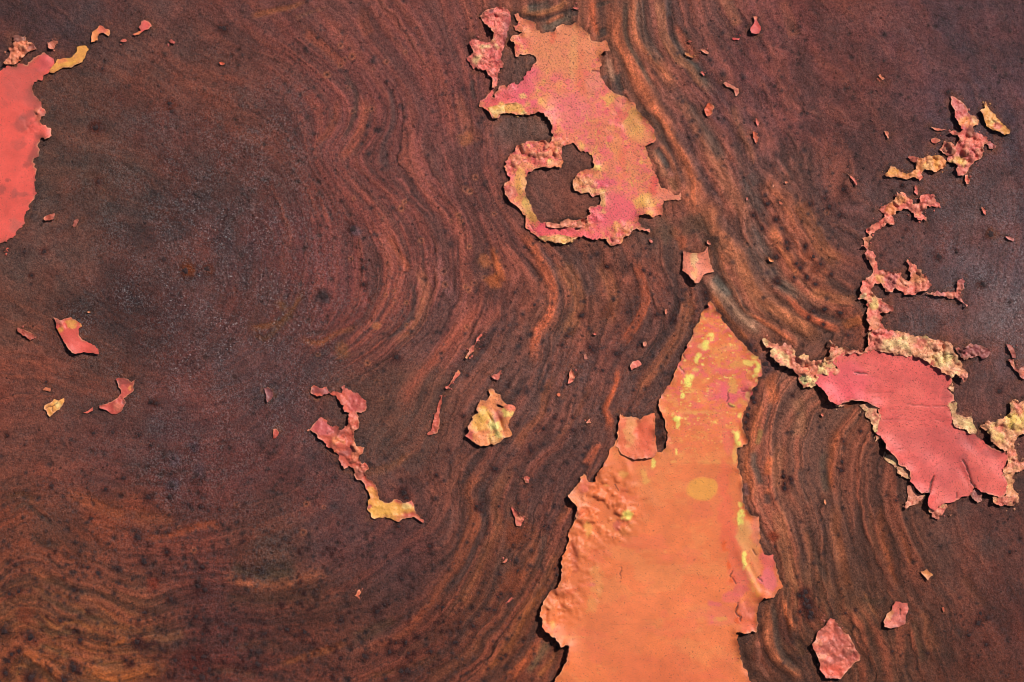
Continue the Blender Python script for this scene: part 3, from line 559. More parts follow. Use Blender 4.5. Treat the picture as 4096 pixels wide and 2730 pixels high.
# grain of the plate: coarse in the sheen areas
g1, g2, gr = cells(GX, GY, 15, 3)
HS = H.copy()                                            # smooth shape under the paint skins
for _ in range(2):
    for ax in (0, 1):
        c_ = np.cumsum(np.concatenate([np.repeat(np.take(HS, [0], ax), 9, ax), HS, np.repeat(np.take(HS, [-1], ax), 8, ax)], ax), ax, dtype=np.float64)
        n_ = HS.shape[ax]
        HS = ((np.take(c_, range(17, 17 + n_), ax) - np.take(c_, range(0, n_), ax)) / 17).astype(np.float32) if c_.shape[ax] >= 17 + n_ else HS
H += (1 - np.clip(g1 * 1.5, 0, 1)) * (.5 + 2.3 * SHEEN) * vnoise(GX, GY, 60, 19) * (.3 + 1.4 * gr)
H += .7 * fbm(GX, GY, 31, 2, 23)
# saturation and overall level
lum = C.mean(-1, keepdims=True)
C = lum + (C - lum) * 1.02
C = C * np.array([1.15, 1.10, 1.085], np.float32)
C = C * (1 + .12 * sst(.75, 1., BAND)[..., None] * np.array([1, .9, .8], np.float32))
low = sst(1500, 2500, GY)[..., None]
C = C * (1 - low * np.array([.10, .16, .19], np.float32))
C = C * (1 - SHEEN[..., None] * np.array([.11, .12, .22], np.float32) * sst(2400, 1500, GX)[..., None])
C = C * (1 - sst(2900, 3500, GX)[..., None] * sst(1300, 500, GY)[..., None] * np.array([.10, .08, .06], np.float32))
C = C + (sst(1500, 700, GX) * sst(.5, .1, BAND))[..., None] * np.array([.022, -.002, -.008], np.float32)
C = C * (1 - sst(1500, 900, GX)[..., None] * sst(1900, 1300, GY)[..., None] * np.array([-.02, .03, .12], np.float32))
C = C * (1 - sst(3000, 3500, GX)[..., None] * np.array([-.02, .01, .08], np.float32))
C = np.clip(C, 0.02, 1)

# ------------------------------------------------------------------ materials
def nodes(m):
    m.use_nodes = True
    nt = m.node_tree; nt.nodes.clear()
    return nt, (lambda t, **k: _mk(nt, t, k))
def _mk(nt, t, k):
    n = nt.nodes.new(t)
    for a, b in k.items():
        if a.startswith('i_'): n.inputs[a[2:].replace('_', ' ')].default_value = b
        else: setattr(n, a, b)
    return n
def math_(nt, op, a, b=None, c=None, clamp=False):
    n = nt.nodes.new('ShaderNodeMath'); n.operation = op; n.use_clamp = clamp
    for i, v in enumerate((a, b, c)):
        if v is None: continue
        if isinstance(v, (int, float)): n.inputs[i].default_value = v
        else: nt.links.new(v, n.inputs[i])
    return n.outputs[0]
def maprange(nt, v, a, b, c=0, d=1):
    n = nt.nodes.new('ShaderNodeMapRange'); nt.links.new(v, n.inputs[0])
    for i, q in enumerate((a, b, c, d)): n.inputs[i + 1].default_value = q
    return n.outputs[0]
def noise_tex(nt, vec, scale, detail=3, rough=.6):
    n = nt.nodes.new('ShaderNodeTexNoise'); n.inputs['Scale'].default_value = scale
    n.inputs['Detail'].default_value = detail; n.inputs['Roughness'].default_value = rough
    nt.links.new(vec, n.inputs['Vector'])
    return n
def mixrgb(nt, f, a, b, mode='MIX'):
    n = nt.nodes.new('ShaderNodeMix'); n.data_type = 'RGBA'; n.blend_type = mode
    for i, v in ((0, f), (6, a), (7, b)):
        if isinstance(v, (int, float)): n.inputs[i].default_value = v
        elif isinstance(v, tuple): n.inputs[i].default_value = v
        else: nt.links.new(v, n.inputs[i])
    return n.outputs[2]

def rust_material():
    m = bpy.data.materials.new('rusted_steel')
    nt, N = nodes(m)
    geo = N('ShaderNodeNewGeometry')
    rot3 = N('ShaderNodeMapping'); rot3.inputs['Rotation'].default_value = (.62, .41, .77); rot3.inputs['Location'].default_value = (.31, .17, .23)
    nt.links.new(geo.outputs['Position'], rot3.inputs['Vector']); pos = rot3.outputs[0]
    ac = N('ShaderNodeAttribute', attribute_name='tint')
    ash = N('ShaderNodeAttribute', attribute_name='sheen')
    n1 = noise_tex(nt, pos, 1000, 4, .8); n2 = noise_tex(nt, pos, 2600, 2, .7); n3 = noise_tex(nt, pos, 420, 5, .7)
    # grain in colour
    g = math_(nt, 'ADD', maprange(nt, n1.outputs['Fac'], .38, .62, .66, 1.34), maprange(nt, n2.outputs['Fac'], .38, .62, -.20, .20))
    g = math_(nt, 'ADD', g, maprange(nt, n3.outputs['Fac'], .38, .62, -.12, .12))
    comb = N('ShaderNodeCombineColor')
    for i in range(3): nt.links.new(g, comb.inputs[i])
    col = mixrgb(nt, 1.0, ac.outputs['Color'], comb.outputs[0], 'MULTIPLY')
    # tiny rusty and slate flecks
    v1 = noise_tex(nt, pos, 800, 4, .75)
    col = mixrgb(nt, maprange(nt, v1.outputs['Fac'], .55, .68, 0, .26), col, (.23, .075, .040, 1))
    v2 = noise_tex(nt, pos, 1000, 4, .75)
    mp = N('ShaderNodeMapping'); mp.inputs['Location'].default_value = (3.1, 1.7, .4)
    nt.links.new(pos, mp.inputs['Vector']); nt.links.new(mp.outputs[0], v2.inputs['Vector'])
    col = mixrgb(nt, maprange(nt, v2.outputs['Fac'], .55, .68, 0, .45), col, (.030, .029, .036, 1))
    # pin-prick pits, some open, some raised
    vp = N('ShaderNodeTexVoronoi'); vp.inputs['Scale'].default_value = 400
    mp2 = N('ShaderNodeMapping'); mp2.inputs['Rotation'].default_value = (0, 0, .5)
    nz = noise_tex(nt, pos, 700, 2, .6)
    dv = N('ShaderNodeVectorMath', operation='SCALE'); nt.links.new(nz.outputs['Color'], dv.inputs[0]); dv.inputs['Scale'].default_value = .0016
    dv2 = N('ShaderNodeVectorMath', operation='ADD'); nt.links.new(pos, dv2.inputs[0]); nt.links.new(dv.outputs[0], dv2.inputs[1])
    nt.links.new(dv2.outputs[0], mp2.inputs['Vector']); nt.links.new(mp2.outputs[0], vp.inputs['Vector'])
    sp_ = N('ShaderNodeSeparateColor'); nt.links.new(vp.outputs['Color'], sp_.inputs[0])
    rad = maprange(nt, sp_.outputs[0], .35, 1, 0, .30)
    rad = math_(nt, 'MULTIPLY', rad, maprange(nt, n3.outputs['Fac'], .42, .56, .25, 1.15))
    pit = math_(nt, 'MULTIPLY', math_(nt, 'SUBTRACT', rad, vp.outputs['Distance']), 9, clamp=True)
    col = mixrgb(nt, math_(nt, 'MULTIPLY', pit, .62), col, (.022, .013, .013, 1))
    # crystal facets: every grain has its own tilt, only some of them are glossy
    vo = N('ShaderNodeTexVoronoi'); vo.inputs['Scale'].default_value = 2100
    nt.links.new(pos, vo.inputs['Vector'])
    sepc = N('ShaderNodeSeparateColor'); nt.links.new(vo.outputs['Color'], sepc.inputs[0])
    hgt = math_(nt, 'ADD', math_(nt, 'MULTIPLY', n1.outputs['Fac'], 1.0), math_(nt, 'MULTIPLY', n2.outputs['Fac'], .35))
    hgt = math_(nt, 'ADD', hgt, math_(nt, 'MULTIPLY', pit, maprange(nt, sp_.outputs[1], .4, .6, -.5, .6)))
    bmp = N('ShaderNodeBump'); bmp.inputs['Strength'].default_value = 1.0; bmp.inputs['Distance'].default_value = .00060
    nt.links.new(hgt, bmp.inputs['Height'])
    tx = math_(nt, 'MULTIPLY', math_(nt, 'SUBTRACT', sepc.outputs[0], .5), 1.0)
    ty = math_(nt, 'MULTIPLY', math_(nt, 'SUBTRACT', sepc.outputs[1], .5), 1.0)
    cx = N('ShaderNodeCombineXYZ'); nt.links.new(tx, cx.inputs[0]); nt.links.new(ty, cx.inputs[1])
    glossy = math_(nt, 'MULTIPLY', maprange(nt, sepc.outputs[2], .56, .60, 0, 1), math_(nt, 'POWER', ash.outputs['Fac'], .8))
    n4 = noise_tex(nt, pos, 95, 4, .6)
    glossy = math_(nt, 'MULTIPLY', glossy, maprange(nt, n4.outputs['Fac'], .40, .58, .30, 1))
    sv = N('ShaderNodeVectorMath', operation='SCALE'); nt.links.new(cx.outputs[0], sv.inputs[0]); nt.links.new(glossy, sv.inputs['Scale'])
    av = N('ShaderNodeVectorMath', operation='ADD'); nt.links.new(bmp.outputs[0], av.inputs[0]); nt.links.new(sv.outputs[0], av.inputs[1])
    nv = N('ShaderNodeVectorMath', operation='NORMALIZE'); nt.links.new(av.outputs[0], nv.inputs[0])
    bs = N('ShaderNodeBsdfPrincipled')
    nt.links.new(col, bs.inputs['Base Color']); nt.links.new(nv.outputs[0], bs.inputs['Normal'])
    nt.links.new(maprange(nt, glossy, 0, 1, .72, .16), bs.inputs['Roughness'])
    nt.links.new(maprange(nt, glossy, 0, 1, .18, 1.0), bs.inputs['Specular IOR Level'])
    out = N('ShaderNodeOutputMaterial'); nt.links.new(bs.outputs[0], out.inputs[0])
    return m
def paint_material():
    m = bpy.data.materials.new('weathered_paint')
    nt, N = nodes(m)
    geo = N('ShaderNodeNewGeometry')
    rot3 = N('ShaderNodeMapping'); rot3.inputs['Rotation'].default_value = (.62, .41, .77); rot3.inputs['Location'].default_value = (.31, .17, .23)
    nt.links.new(geo.outputs['Position'], rot3.inputs['Vector']); pos = rot3.outputs[0]
    ac = N('ShaderNodeAttribute', attribute_name='tint')
    asp = N('ShaderNodeAttribute', attribute_name='specks')
    mp = N('ShaderNodeMapping'); mp.inputs['Scale'].default_value = (1, 1.5, 1); mp.inputs['Rotation'].default_value = (0, 0, .35)
    nt.links.new(pos, mp.inputs['Vector'])
    n1 = noise_tex(nt, mp.outputs[0], 1500, 2, .65); n2 = noise_tex(nt, pos, 3500, 2, .6); n3 = noise_tex(nt, pos, 260, 5, .6)
    g = math_(nt, 'ADD', maprange(nt, n2.outputs['Fac'], .38, .62, .92, 1.08), maprange(nt, n3.outputs['Fac'], .38, .62, -.04, .04))
    comb = N('ShaderNodeCombineColor')
    for i in range(3): nt.links.new(g, comb.inputs[i])
    col = mixrgb(nt, 1.0, ac.outputs['Color'], comb.outputs[0], 'MULTIPLY')
    n5 = noise_tex(nt, pos, 1500, 3, .7)
    gm = maprange(nt, n5.outputs['Fac'], .46, .66, 0, 1)
    col = mixrgb(nt, math_(nt, 'MULTIPLY', math_(nt, 'MULTIPLY', gm, asp.outputs['Fac']), .26), col, (.42, .11, .085, 1))
    th = math_(nt, 'SUBTRACT', .69, math_(nt, 'MULTIPLY', asp.outputs['Fac'], .125))
    f = math_(nt, 'MULTIPLY', math_(nt, 'SUBTRACT', n1.outputs['Fac'], th), 14, clamp=True)
    col = mixrgb(nt, math_(nt, 'MULTIPLY', f, .75), col, (.16, .05, .035, 1))
    bmp = N('ShaderNodeBump'); bmp.inputs['Strength'].default_value = .6; bmp.inputs['Distance'].default_value = .00018
    hh = math_(nt, 'SUBTRACT', math_(nt, 'MULTIPLY', n2.outputs['Fac'], .5), f)
    nt.links.new(hh, bmp.inputs['Height'])
    bs = N('ShaderNodeBsdfPrincipled')
    nt.links.new(col, bs.inputs['Base Color']); nt.links.new(bmp.outputs[0], bs.inputs['Normal'])
    bs.inputs['Roughness'].default_value = .50; bs.inputs['Specular IOR Level'].default_value = .40
    out = N('ShaderNodeOutputMaterial'); nt.links.new(bs.outputs[0], out.inputs[0])
    return m
def nodule_material():
    m = bpy.data.materials.new('dark_rust_nodule')
    nt, N = nodes(m)
    geo = N('ShaderNodeNewGeometry')
    rot3 = N('ShaderNodeMapping'); rot3.inputs['Rotation'].default_value = (.62, .41, .77); rot3.inputs['Location'].default_value = (.31, .17, .23)
    nt.links.new(geo.outputs['Position'], rot3.inputs['Vector']); pos = rot3.outputs[0]
    n1 = noise_tex(nt, pos, 900, 4, .7); n2 = noise_tex(nt, pos, 2600, 3, .7)
    col = mixrgb(nt, maprange(nt, n1.outputs['Fac'], .35, .65), (.012, .006, .006, 1), (.055, .020, .017, 1))
    col = mixrgb(nt, maprange(nt, n2.outputs['Fac'], .55, .72, 0, .35), col, (.07, .055, .065, 1))
    bmp = N('ShaderNodeBump'); bmp.inputs['Strength'].default_value = 1.0; bmp.inputs['Distance'].default_value = .0004
    nt.links.new(math_(nt, 'ADD', n1.outputs['Fac'], n2.outputs['Fac']), bmp.inputs['Height'])
    bs = N('ShaderNodeBsdfPrincipled')
    nt.links.new(col, bs.inputs['Base Color']); nt.links.new(bmp.outputs[0], bs.inputs['Normal'])
    bs.inputs['Roughness'].default_value = .42; bs.inputs['Specular IOR Level'].default_value = .3
    out = N('ShaderNodeOutputMaterial'); nt.links.new(bs.outputs[0], out.inputs[0])
    return m
MR = rust_material(); MP = paint_material(); MN = nodule_material()

def mesh_from(name, co, tris=None, quads=None, attrs=None, smooth=True, mat=None):
    me = bpy.data.meshes.new(name)
    nt_ = 0 if tris is None else len(tris); nq = 0 if quads is None else len(quads)
    me.vertices.add(len(co)); me.vertices.foreach_set('co', np.asarray(co, np.float32).ravel())
    li = []
    if nt_: li.append(np.asarray(tris, np.int32).ravel())
    if nq: li.append(np.asarray(quads, np.int32).ravel())
    li = np.concatenate(li)
    me.loops.add(len(li)); me.loops.foreach_set('vertex_index', li)
    me.polygons.add(nt_ + nq)
    st = np.concatenate([np.arange(nt_) * 3, nt_ * 3 + np.arange(nq) * 4]).astype(np.int32)
    me.polygons.foreach_set('loop_start', st)
    me.polygons.foreach_set('use_smooth', np.full(nt_ + nq, smooth))
    if mat: me.materials.append(mat)
    me.update(calc_edges=True)
    for k, v in (attrs or {}).items():
        v = np.asarray(v, np.float32)
        if v.ndim == 2:
            a = me.attributes.new(k, 'FLOAT_COLOR', 'POINT')
            a.data.foreach_set('color', np.concatenate([v, np.ones((len(v), 1), np.float32)], 1).ravel())
        else:
            a = me.attributes.new(k, 'FLOAT', 'POINT'); a.data.foreach_set('value', v.ravel())
    return me

def mir(v, a, b):
    return a + b - (a + np.abs((np.asarray(v) - a + 4 * (b - a)) % (2 * (b - a)) - (b - a)))
def baseH(x, y): return bil(H.astype(np.float32), X0, Y0, ST, mir(x, gx[0], gx[-1]), mir(y, gy[0], gy[-1]))
def baseS(x, y): return bil(HS, X0, Y0, ST, mir(x, gx[0], gx[-1]), mir(y, gy[0], gy[-1]))

# ------------------------------------------------------------------ paint remnants
RED = (238,104,94); PINK = (240,104,112); ORA = (236,126,74); LOR = (236,146,96); YEL = (242,176,94); HYE = (255,224,150)  # HYE: pale yellow with sunlit highlights painted in
SAL = (232,124,102); LEM = (252,232,118); CRU = (250,184,138); DIM = (150,80,72); DRD = (205,88,76); RST = (92,58,50); DK = (60,30,26)  # CRU: primer colour, paled to carry painted sun highlights

def jagged(pts, step, jag, seed):
    out = []
    n = len(pts)
    for i in range(n):
        a = np.array(pts[i], float); b = np.array(pts[(i + 1) % n], float)
        L = np.linalg.norm(b - a)
        m = max(1, int(round(L / step)))
        nv = np.array([-(b - a)[1], (b - a)[0]]) / (L + 1e-9)
        for k in range(m):
            p = a + (b - a) * k / m
            X_ = np.array([p[0]]); Y_ = np.array([p[1]])
            d = jag * (fbm(X_, Y_, 26, 2, seed)[0] * .9 + fbm(X_, Y_, 9, 1, seed + 3)[0] * .7 - 1.6 * max(0.0, fbm(X_, Y_, 15, 2, seed + 8)[0] - .45))
            out.append((p[0] + nv[0] * d, p[1] + nv[1] * d))
    return out
def inside(x, y, polys):
    c = np.zeros(x.shape, bool)
    for poly in polys:
        n = len(poly)
        for i in range(n):
            x1, y1 = poly[i]; x2, y2 = poly[(i + 1) % n]
            if y1 == y2: continue
            m = ((y1 > y) != (y2 > y))
            if not m.any(): continue
            c ^= m & (x < (x2 - x1) * (y - y1) / (y2 - y1) + x1)
    return c

PATCH_N = [0]
OUTL = []
ny_, nx_ = GX.shape
def patch(name, outline, holes=(), z0=4.0, t=2.6, step=5.0, col=ORA, spots=(), blotch=(), relief=2.0, rscale=60, crumb=0.0, cscale=22,
          zones=(), lifts=(), edge=2.0, ew=16, jag=3.0, cracks=(), specks=.5, parent=None, label=None, cat='paint', group=None, rust=0.0, wear=.55):
    """one remnant of paint: a thin shell with real thickness, relief and lifted rims"""
    PATCH_N[0] += 1; seed = PATCH_N[0] * 3
    polys = [jagged(p, step * 1.1, jag, 40 + seed % 60) for p in [outline] + list(holes)]
    allp = np.array([q for p in polys for q in p])
    OUTL.append((polys, col, crumb > 1.5))
    x0, y0 = allp.min(0); x1, y1 = allp.max(0)
    gx_ = np.arange(x0, x1 + step, step); gy_ = np.arange(y0, y1 + step, step * .866)
    QX, QY = np.meshgrid(gx_, gy_); QX = QX + (np.arange(len(gy_)) % 2)[:, None] * step * .5
    QX = QX.ravel() + (vnoise(QX.ravel(), QY.ravel(), 3.1, 9) - .5) * step * .3; QY = QY.ravel()
    ok = inside(QX, QY, polys)
    QX = QX[ok]; QY = QY[ok]
    def bdist(x, y):
        d = np.full(x.shape, 1e9, np.float32)
        for p in polys: d = np.minimum(d, seg_dist(x, y, p + [p[0]]))
        return d
    ok = bdist(QX, QY) > step * .55
    QX = QX[ok]; QY = QY[ok]
    vs = [Vector(q) for p in polys for q in p]; es = []
    k0 = 0
    for p in polys:
        n = len(p)
        es += [(k0 + i, k0 + (i + 1) % n) for i in range(n)]; k0 += n
    vs += [Vector((float(a), float(b))) for a, b in zip(QX, QY)]
    rv, re, rf, *_ = delaunay_2d_cdt(vs, es, [], 0, 1e-4)
    V = np.array([(q[0], q[1]) for q in rv]); F = np.array([f for f in rf if len(f) == 3])
    cen = V[F].mean(1)
    F = F[inside(cen[:, 0], cen[:, 1], polys)]
    used = np.unique(F); mp = -np.ones(len(V), int); mp[used] = np.arange(len(used)); V = V[used]; F = mp[F]
    # orient: seen from above counter clockwise in world (y flips)
    a, b, c = V[F[:, 0]], V[F[:, 1]], V[F[:, 2]]
    cr = (b[:, 0] - a[:, 0]) * (c[:, 1] - a[:, 1]) - (b[:, 1] - a[:, 1]) * (c[:, 0] - a[:, 0])
    F[cr > 0] = F[cr > 0][:, ::-1]
    x, y = V[:, 0].astype(np.float32), V[:, 1].astype(np.float32)
    d = bdist(x, y)
    # ---- relief
    h = relief * fbm(x, y, rscale, 3, 100 + seed % 50) + min(relief, 3) * .22 * fbm(x, y, rscale / 5, 2, 130)
    cm = np.full(x.shape, crumb, np.float32)
    for zn in zones:
        kind, zx, zy, zr, za = zn[:5]
        dd = np.hypot(x - zx, (y - zy)) / zr
        g = np.exp(-dd * dd * 1.2)
        if kind == 'c': cm = cm + za * g
        elif kind == 'b': h = h + za * g
        elif kind == 'e':                      # elongated bump: extra = angle, ratio
            an, ra = zn[5], zn[6]
            u_ = (x - zx) * math.cos(an) + (y - zy) * math.sin(an); v_ = -(x - zx) * math.sin(an) + (y - zy) * math.cos(an)
            h = h + za * np.exp(-1.2 * ((u_ / zr) ** 2 + (v_ / (zr * ra)) ** 2))
        elif kind == 'r':                      # roughness
            h = h + 1.0 * za * g * np.tanh(1.3 * fbm(x, y, 34, 3, 77))
    jx = x + cscale * .35 * fbm(x, y, cscale * 1.6, 2, 150); jy = y + cscale * .35 * fbm(x, y, cscale * 1.6, 2, 160)
    c1, c2, crd = cells(jx, jy, cscale, 5 + seed % 9)
    k1, k2, krd = cells(jx, jy, cscale * .48, 25 + seed % 9)
    big = np.sqrt(np.clip(1 - (c1 * 1.15) ** 2, 0, 1)) * (1.5 * crd ** 1.5)
    sml = np.sqrt(np.clip(1 - (k1 * 1.2) ** 2, 0, 1)) * (.7 * krd)
    lump = big * .8 + sml * sst(.35, .6, vnoise(x, y, cscale * 2.3, 33)) + .5 * fbm(x, y, cscale * 1.3, 2, 34)
    h = h + 1.35 * cm * lump
    e = edge * np.exp(-d / ew) * np.clip(.35 + 1.3 * fbm(x, y, 55, 2, 170 + seed % 20), 0, 2.0)
    h = h + e - min(3.0, z0 * .6) * np.exp(-d / 8) * (edge < 1)
    for (lx, ly, lr, lh) in lifts:
        h = h + lh * np.exp(-(((x - lx) ** 2 + (y - ly) ** 2) / lr ** 2)) * np.exp(-d / 60)
    # ---- colour
    k = np.array(col, np.float32) / 255
    Cc = np.tile(k, (len(x), 1))
    f1 = fbm(x, y, 75, 3, 180 + seed % 13)
    Cc = Cc * (1 + .05 * f1[:, None])
    for bl in blotch:                          # colour, size, threshold, strength, flattening
        bc, sc, th, q = bl[:4]
        nn = fbm(x, y * (bl[4] if len(bl) > 4 else 1), sc, 4, 190 + int(sum(bc)) % 40, .6)
        a_ = q * sst(th, th + (.16 if sc < 30 else .30), nn)
        if len(bl) > 5: a_ = a_ * sst(bl[5] + 160, bl[5] - 160, y)
        Cc = Cc + (np.array(bc, np.float32) / 255 - Cc) * a_[:, None]
    for sp in spots:
        sx, sy, sr, bc, q = sp[:5]; ry = sp[5] if len(sp) > 5 else sr; soft = sp[6] if len(sp) > 6 else .6
        dd = np.hypot((x - sx) / sr, (y - sy) / ry) + min(soft, .6) * 1.1 * fbm(x, y, max(min(sr, ry) * 1.5, 16), 3, 210, .6)
        a_ = q * sst(1 + soft * .6, 1 - soft * .6 - .02, dd)
        Cc = Cc + (np.array(bc, np.float32) / 255 - Cc) * a_[:, None]
    cr_ = (np.clip(cm, 0, 14) / 14)
    # crumbs: primer paled to paint in sunlit tops, darker joints between the crumbs
    Cc = Cc + (np.array(CRU, np.float32) / 255 - Cc) * (.55 * cr_ * sst(.35, .8, crd))[:, None]
    Cc = Cc + (np.array(DIM, np.float32) / 255 - Cc) * (.75 * cr_ * sst(.16, .02, c2 - c1) * vnoise(x, y, cscale * 1.5, 35))[:, None]
    wr = np.exp(-d / 9) * sst(.05, .75, fbm(x, y, 32, 4, 240 + seed % 9, .65) + .25)      # rims worn and stained by rust
    Cc = Cc + (np.array((150, 84, 66), np.float32) / 255 - Cc) * (min(.8, wear) * wr)[:, None]
    pr = np.exp(-(d / 3.2) ** 2) * sst(-.1, .5, fbm(x, y, 48, 2, 260 + seed % 9))                  # pale primer shows along the break
    Cc = Cc + (np.array((252, 176, 132), np.float32) / 255 - Cc) * (.65 * pr)[:, None]
    if rust:
        nn = fbm(x, y, 40, 4, 220 + seed % 9, .65)
        a_ = sst(.1, .6, nn + rust - .5)
        Cc = Cc + (np.array(RST, np.float32) / 255 * 1.1 - Cc) * (.85 * a_)[:, None]; h = h - 2 * a_
    for (cw, cd, pts) in cracks:
        jx = x + 3 * fbm(x, y, 18, 2, 230); jy = y + 3 * fbm(x, y, 18, 2, 231)
        dd = seg_dist(jx, jy, pts)
        a_ = sst(cw * 1.25, cw * .35, dd)
        Cc = Cc + (np.array(DK, np.float32) / 255 - Cc) * (.92 * a_ * min(1, cd / 5))[:, None]; h = h - cd * a_
    lm = Cc.mean(1, keepdims=True); Cc = (lm + (Cc - lm) * 1.08) * .955
    Cc = np.clip(Cc, .01, 1)
    z = np.where(step > 4.4, baseS(x, y), .6 * baseS(x, y) + .4 * baseH(x, y)) + z0 + np.maximum(h, -z0 + 1.2) + t
    n = len(x)
    top = np.stack([WX(x), WY(y), z * U], 1); bot = np.stack([WX(x), WY(y), (z - t) * U], 1)
    # boundary edges
    E = np.concatenate([F[:, [0, 1]], F[:, [1, 2]], F[:, [2, 0]]])
    key = np.sort(E, 1); kk = key[:, 0].astype(np.int64) * (n + 1) + key[:, 1]
    uq, first, cnt = np.unique(kk, return_index=True, return_counts=True)
    B = E[first[cnt == 1]]
    bu = np.unique(B); bm = -np.ones(n, int); bm[bu] = np.arange(len(bu))
    co = np.concatenate([top, bot, top[bu], bot[bu]])
    o1 = 2 * n; o2 = 2 * n + len(bu)
    wq = np.stack([o1 + bm[B[:, 1]], o1 + bm[B[:, 0]], o2 + bm[B[:, 0]], o2 + bm[B[:, 1]]], 1)
    tr = np.concatenate([F, F[:, ::-1] + n])
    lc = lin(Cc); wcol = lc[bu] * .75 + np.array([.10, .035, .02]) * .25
    sp = np.full(n, specks, np.float32)
    ctr = np.array([WX(x.mean()), WY(y.mean()), 0.0]) if parent is None else np.array(parent['_c'])
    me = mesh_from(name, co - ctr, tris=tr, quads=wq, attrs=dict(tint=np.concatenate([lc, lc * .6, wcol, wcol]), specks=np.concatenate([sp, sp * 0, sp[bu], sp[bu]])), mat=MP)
    o = bpy.data.objects.new(name, me); COL.objects.link(o)
    if parent is None:
        o.location = ctr.tolist(); tag(o, label, cat, group or GRP.get(cat))
    else:
        o.parent = parent
        if label: o['label'] = label
    return o
GRP = {'paint chip': 'small chips of paint scattered over the rust', 'paint sliver': 'thin slivers of paint left on the rust', 'paint flake': 'loose flakes of paint on the rust',
       'paint patch': 'large patches of paint still on the sheet', 'paint vein': 'narrow veins of paint crust'}
def root(name, x, y, label, cat='paint', group=None):
    o = bpy.data.objects.new(name, None); COL.objects.link(o)
    c = [float(WX(x)), float(WY(y)), 0.0]
    o.location = c; o['_c'] = c; o.empty_display_size = .01
    tag(o, label, cat, group or GRP.get(cat))
    return o

# ---- the large orange patch that runs out of the bottom of the frame
P7 = root('paint_patch', 2650, 2200, 'largest patch, smooth orange paint, narrow on top, running out of the bottom edge', 'paint patch')
right = T('F1', [(520,30),(560,60),(590,100),(620,190),(690,240),(690,290),(770,370),(810,430),(850,480),(920,560),(1000,630),(1050,690),(1080,740),(1130,780),(1180,830),(1240,850),(1275,890),(1280,980),(1295,1060),(1290,1130),(1240,1160),(1225,1190),(1235,1250),(1180,1300),(1150,1350),(1150,1410),(1110,1450),(1100,1500),(1085,1568)]) \
 + T('F2', [(715,80),(680,160),(640,230),(630,320),(640,410),(670,500),(700,590),(690,640),(640,670),(630,690),(570,710),(555,730),(560,850),(550,1015),(600,1020),(600,1100),(625,1150),(635,1260),(625,1350),(640,1440),(640,1500)]) \
 + T('F3', [(765,30),(790,100),(800,170),(880,240),(960,275),(1050,295),(1050,400),(1060,500),(1070,620),(1060,740),(1080,850),(1120,920),(1160,980),(1220,1005),(1290,980),(1320,1040),(1345,1140),(1385,1280),(1395,1340),(1430,1400),(1450,1480),(1470,1540)]) \
 + T('F4', [(1350,0),(1300,20),(1270,60),(1245,110),(1230,155),(1180,160),(1140,180),(1060,170),(1020,200),(975,260),(950,340),(935,430),(945,520),(960,590),(940,680),(920,730),(840,725),(830,745),(760,750),(700,740),(600,735),(590,770),(625,780),(610,850),(640,950),(650,1050),(670,1180),(700,1280),(760,1370),(790,1460),(840,1568)])
leftup = T('C3', [(-5,0)])[:0]
left = T('D3', [(430,1900),(480,1568),(520,1500),(560,1440),(595,1390),(602,1330),(617,1280),(610,1232),(580,1245),(545,1250),(530,1210),(500,1170),(460,1150),(420,1105),(380,1060),(372,1010),(358,970),(365,910),(388,850),(430,790),(460,748),(520,712),(548,650),(545,590),(560,530),(555,480),(562,440),(585,405),(600,350),(615,280),(630,200),(660,155),(680,90),(695,20)]) \
 + T('C3', [(668,1530),(690,1470),(692,1410),(660,1370),(620,1332),(608,1300),(660,1240),(720,1190),(730,1130),(752,1105),(772,1130),(790,1188),(830,1190),(858,1178),(870,1110),(910,1050),(950,970),(985,895),(1025,835),(1055,780),(1055,700),(1066,620),(1072,560),(1100,600),(1150,595),(1210,607),(1250,627),(1300,592),(1350,570),(1392,565),(1385,640),(1380,720),(1398,800),(1408,905),(1450,905),(1495,870),(1508,780),(1490,690),(1470,620),(1445,550),(1420,520),(1430,480),(1450,420),(1480,360),(1510,320),(1550,270),(1570,200),(1590,140),(1620,80),(1640,20)]) \
 + T('B3', [(1670,1530),(1700,1480),(1725,1410),(1750,1350),(1780,1310),(1803,1240),(1832,1218),(1858,1190),(1868,1155)])
S_ = lambda t, x, y: T1(t, x, y)
def Z(kind, t, x, y, r, a, *ex): return (kind,) + S_(t, x, y) + (r, a) + ex
def SP(t, x, y, r, c, q, *ex): return S_(t, x, y) + (r, c, q) + ex
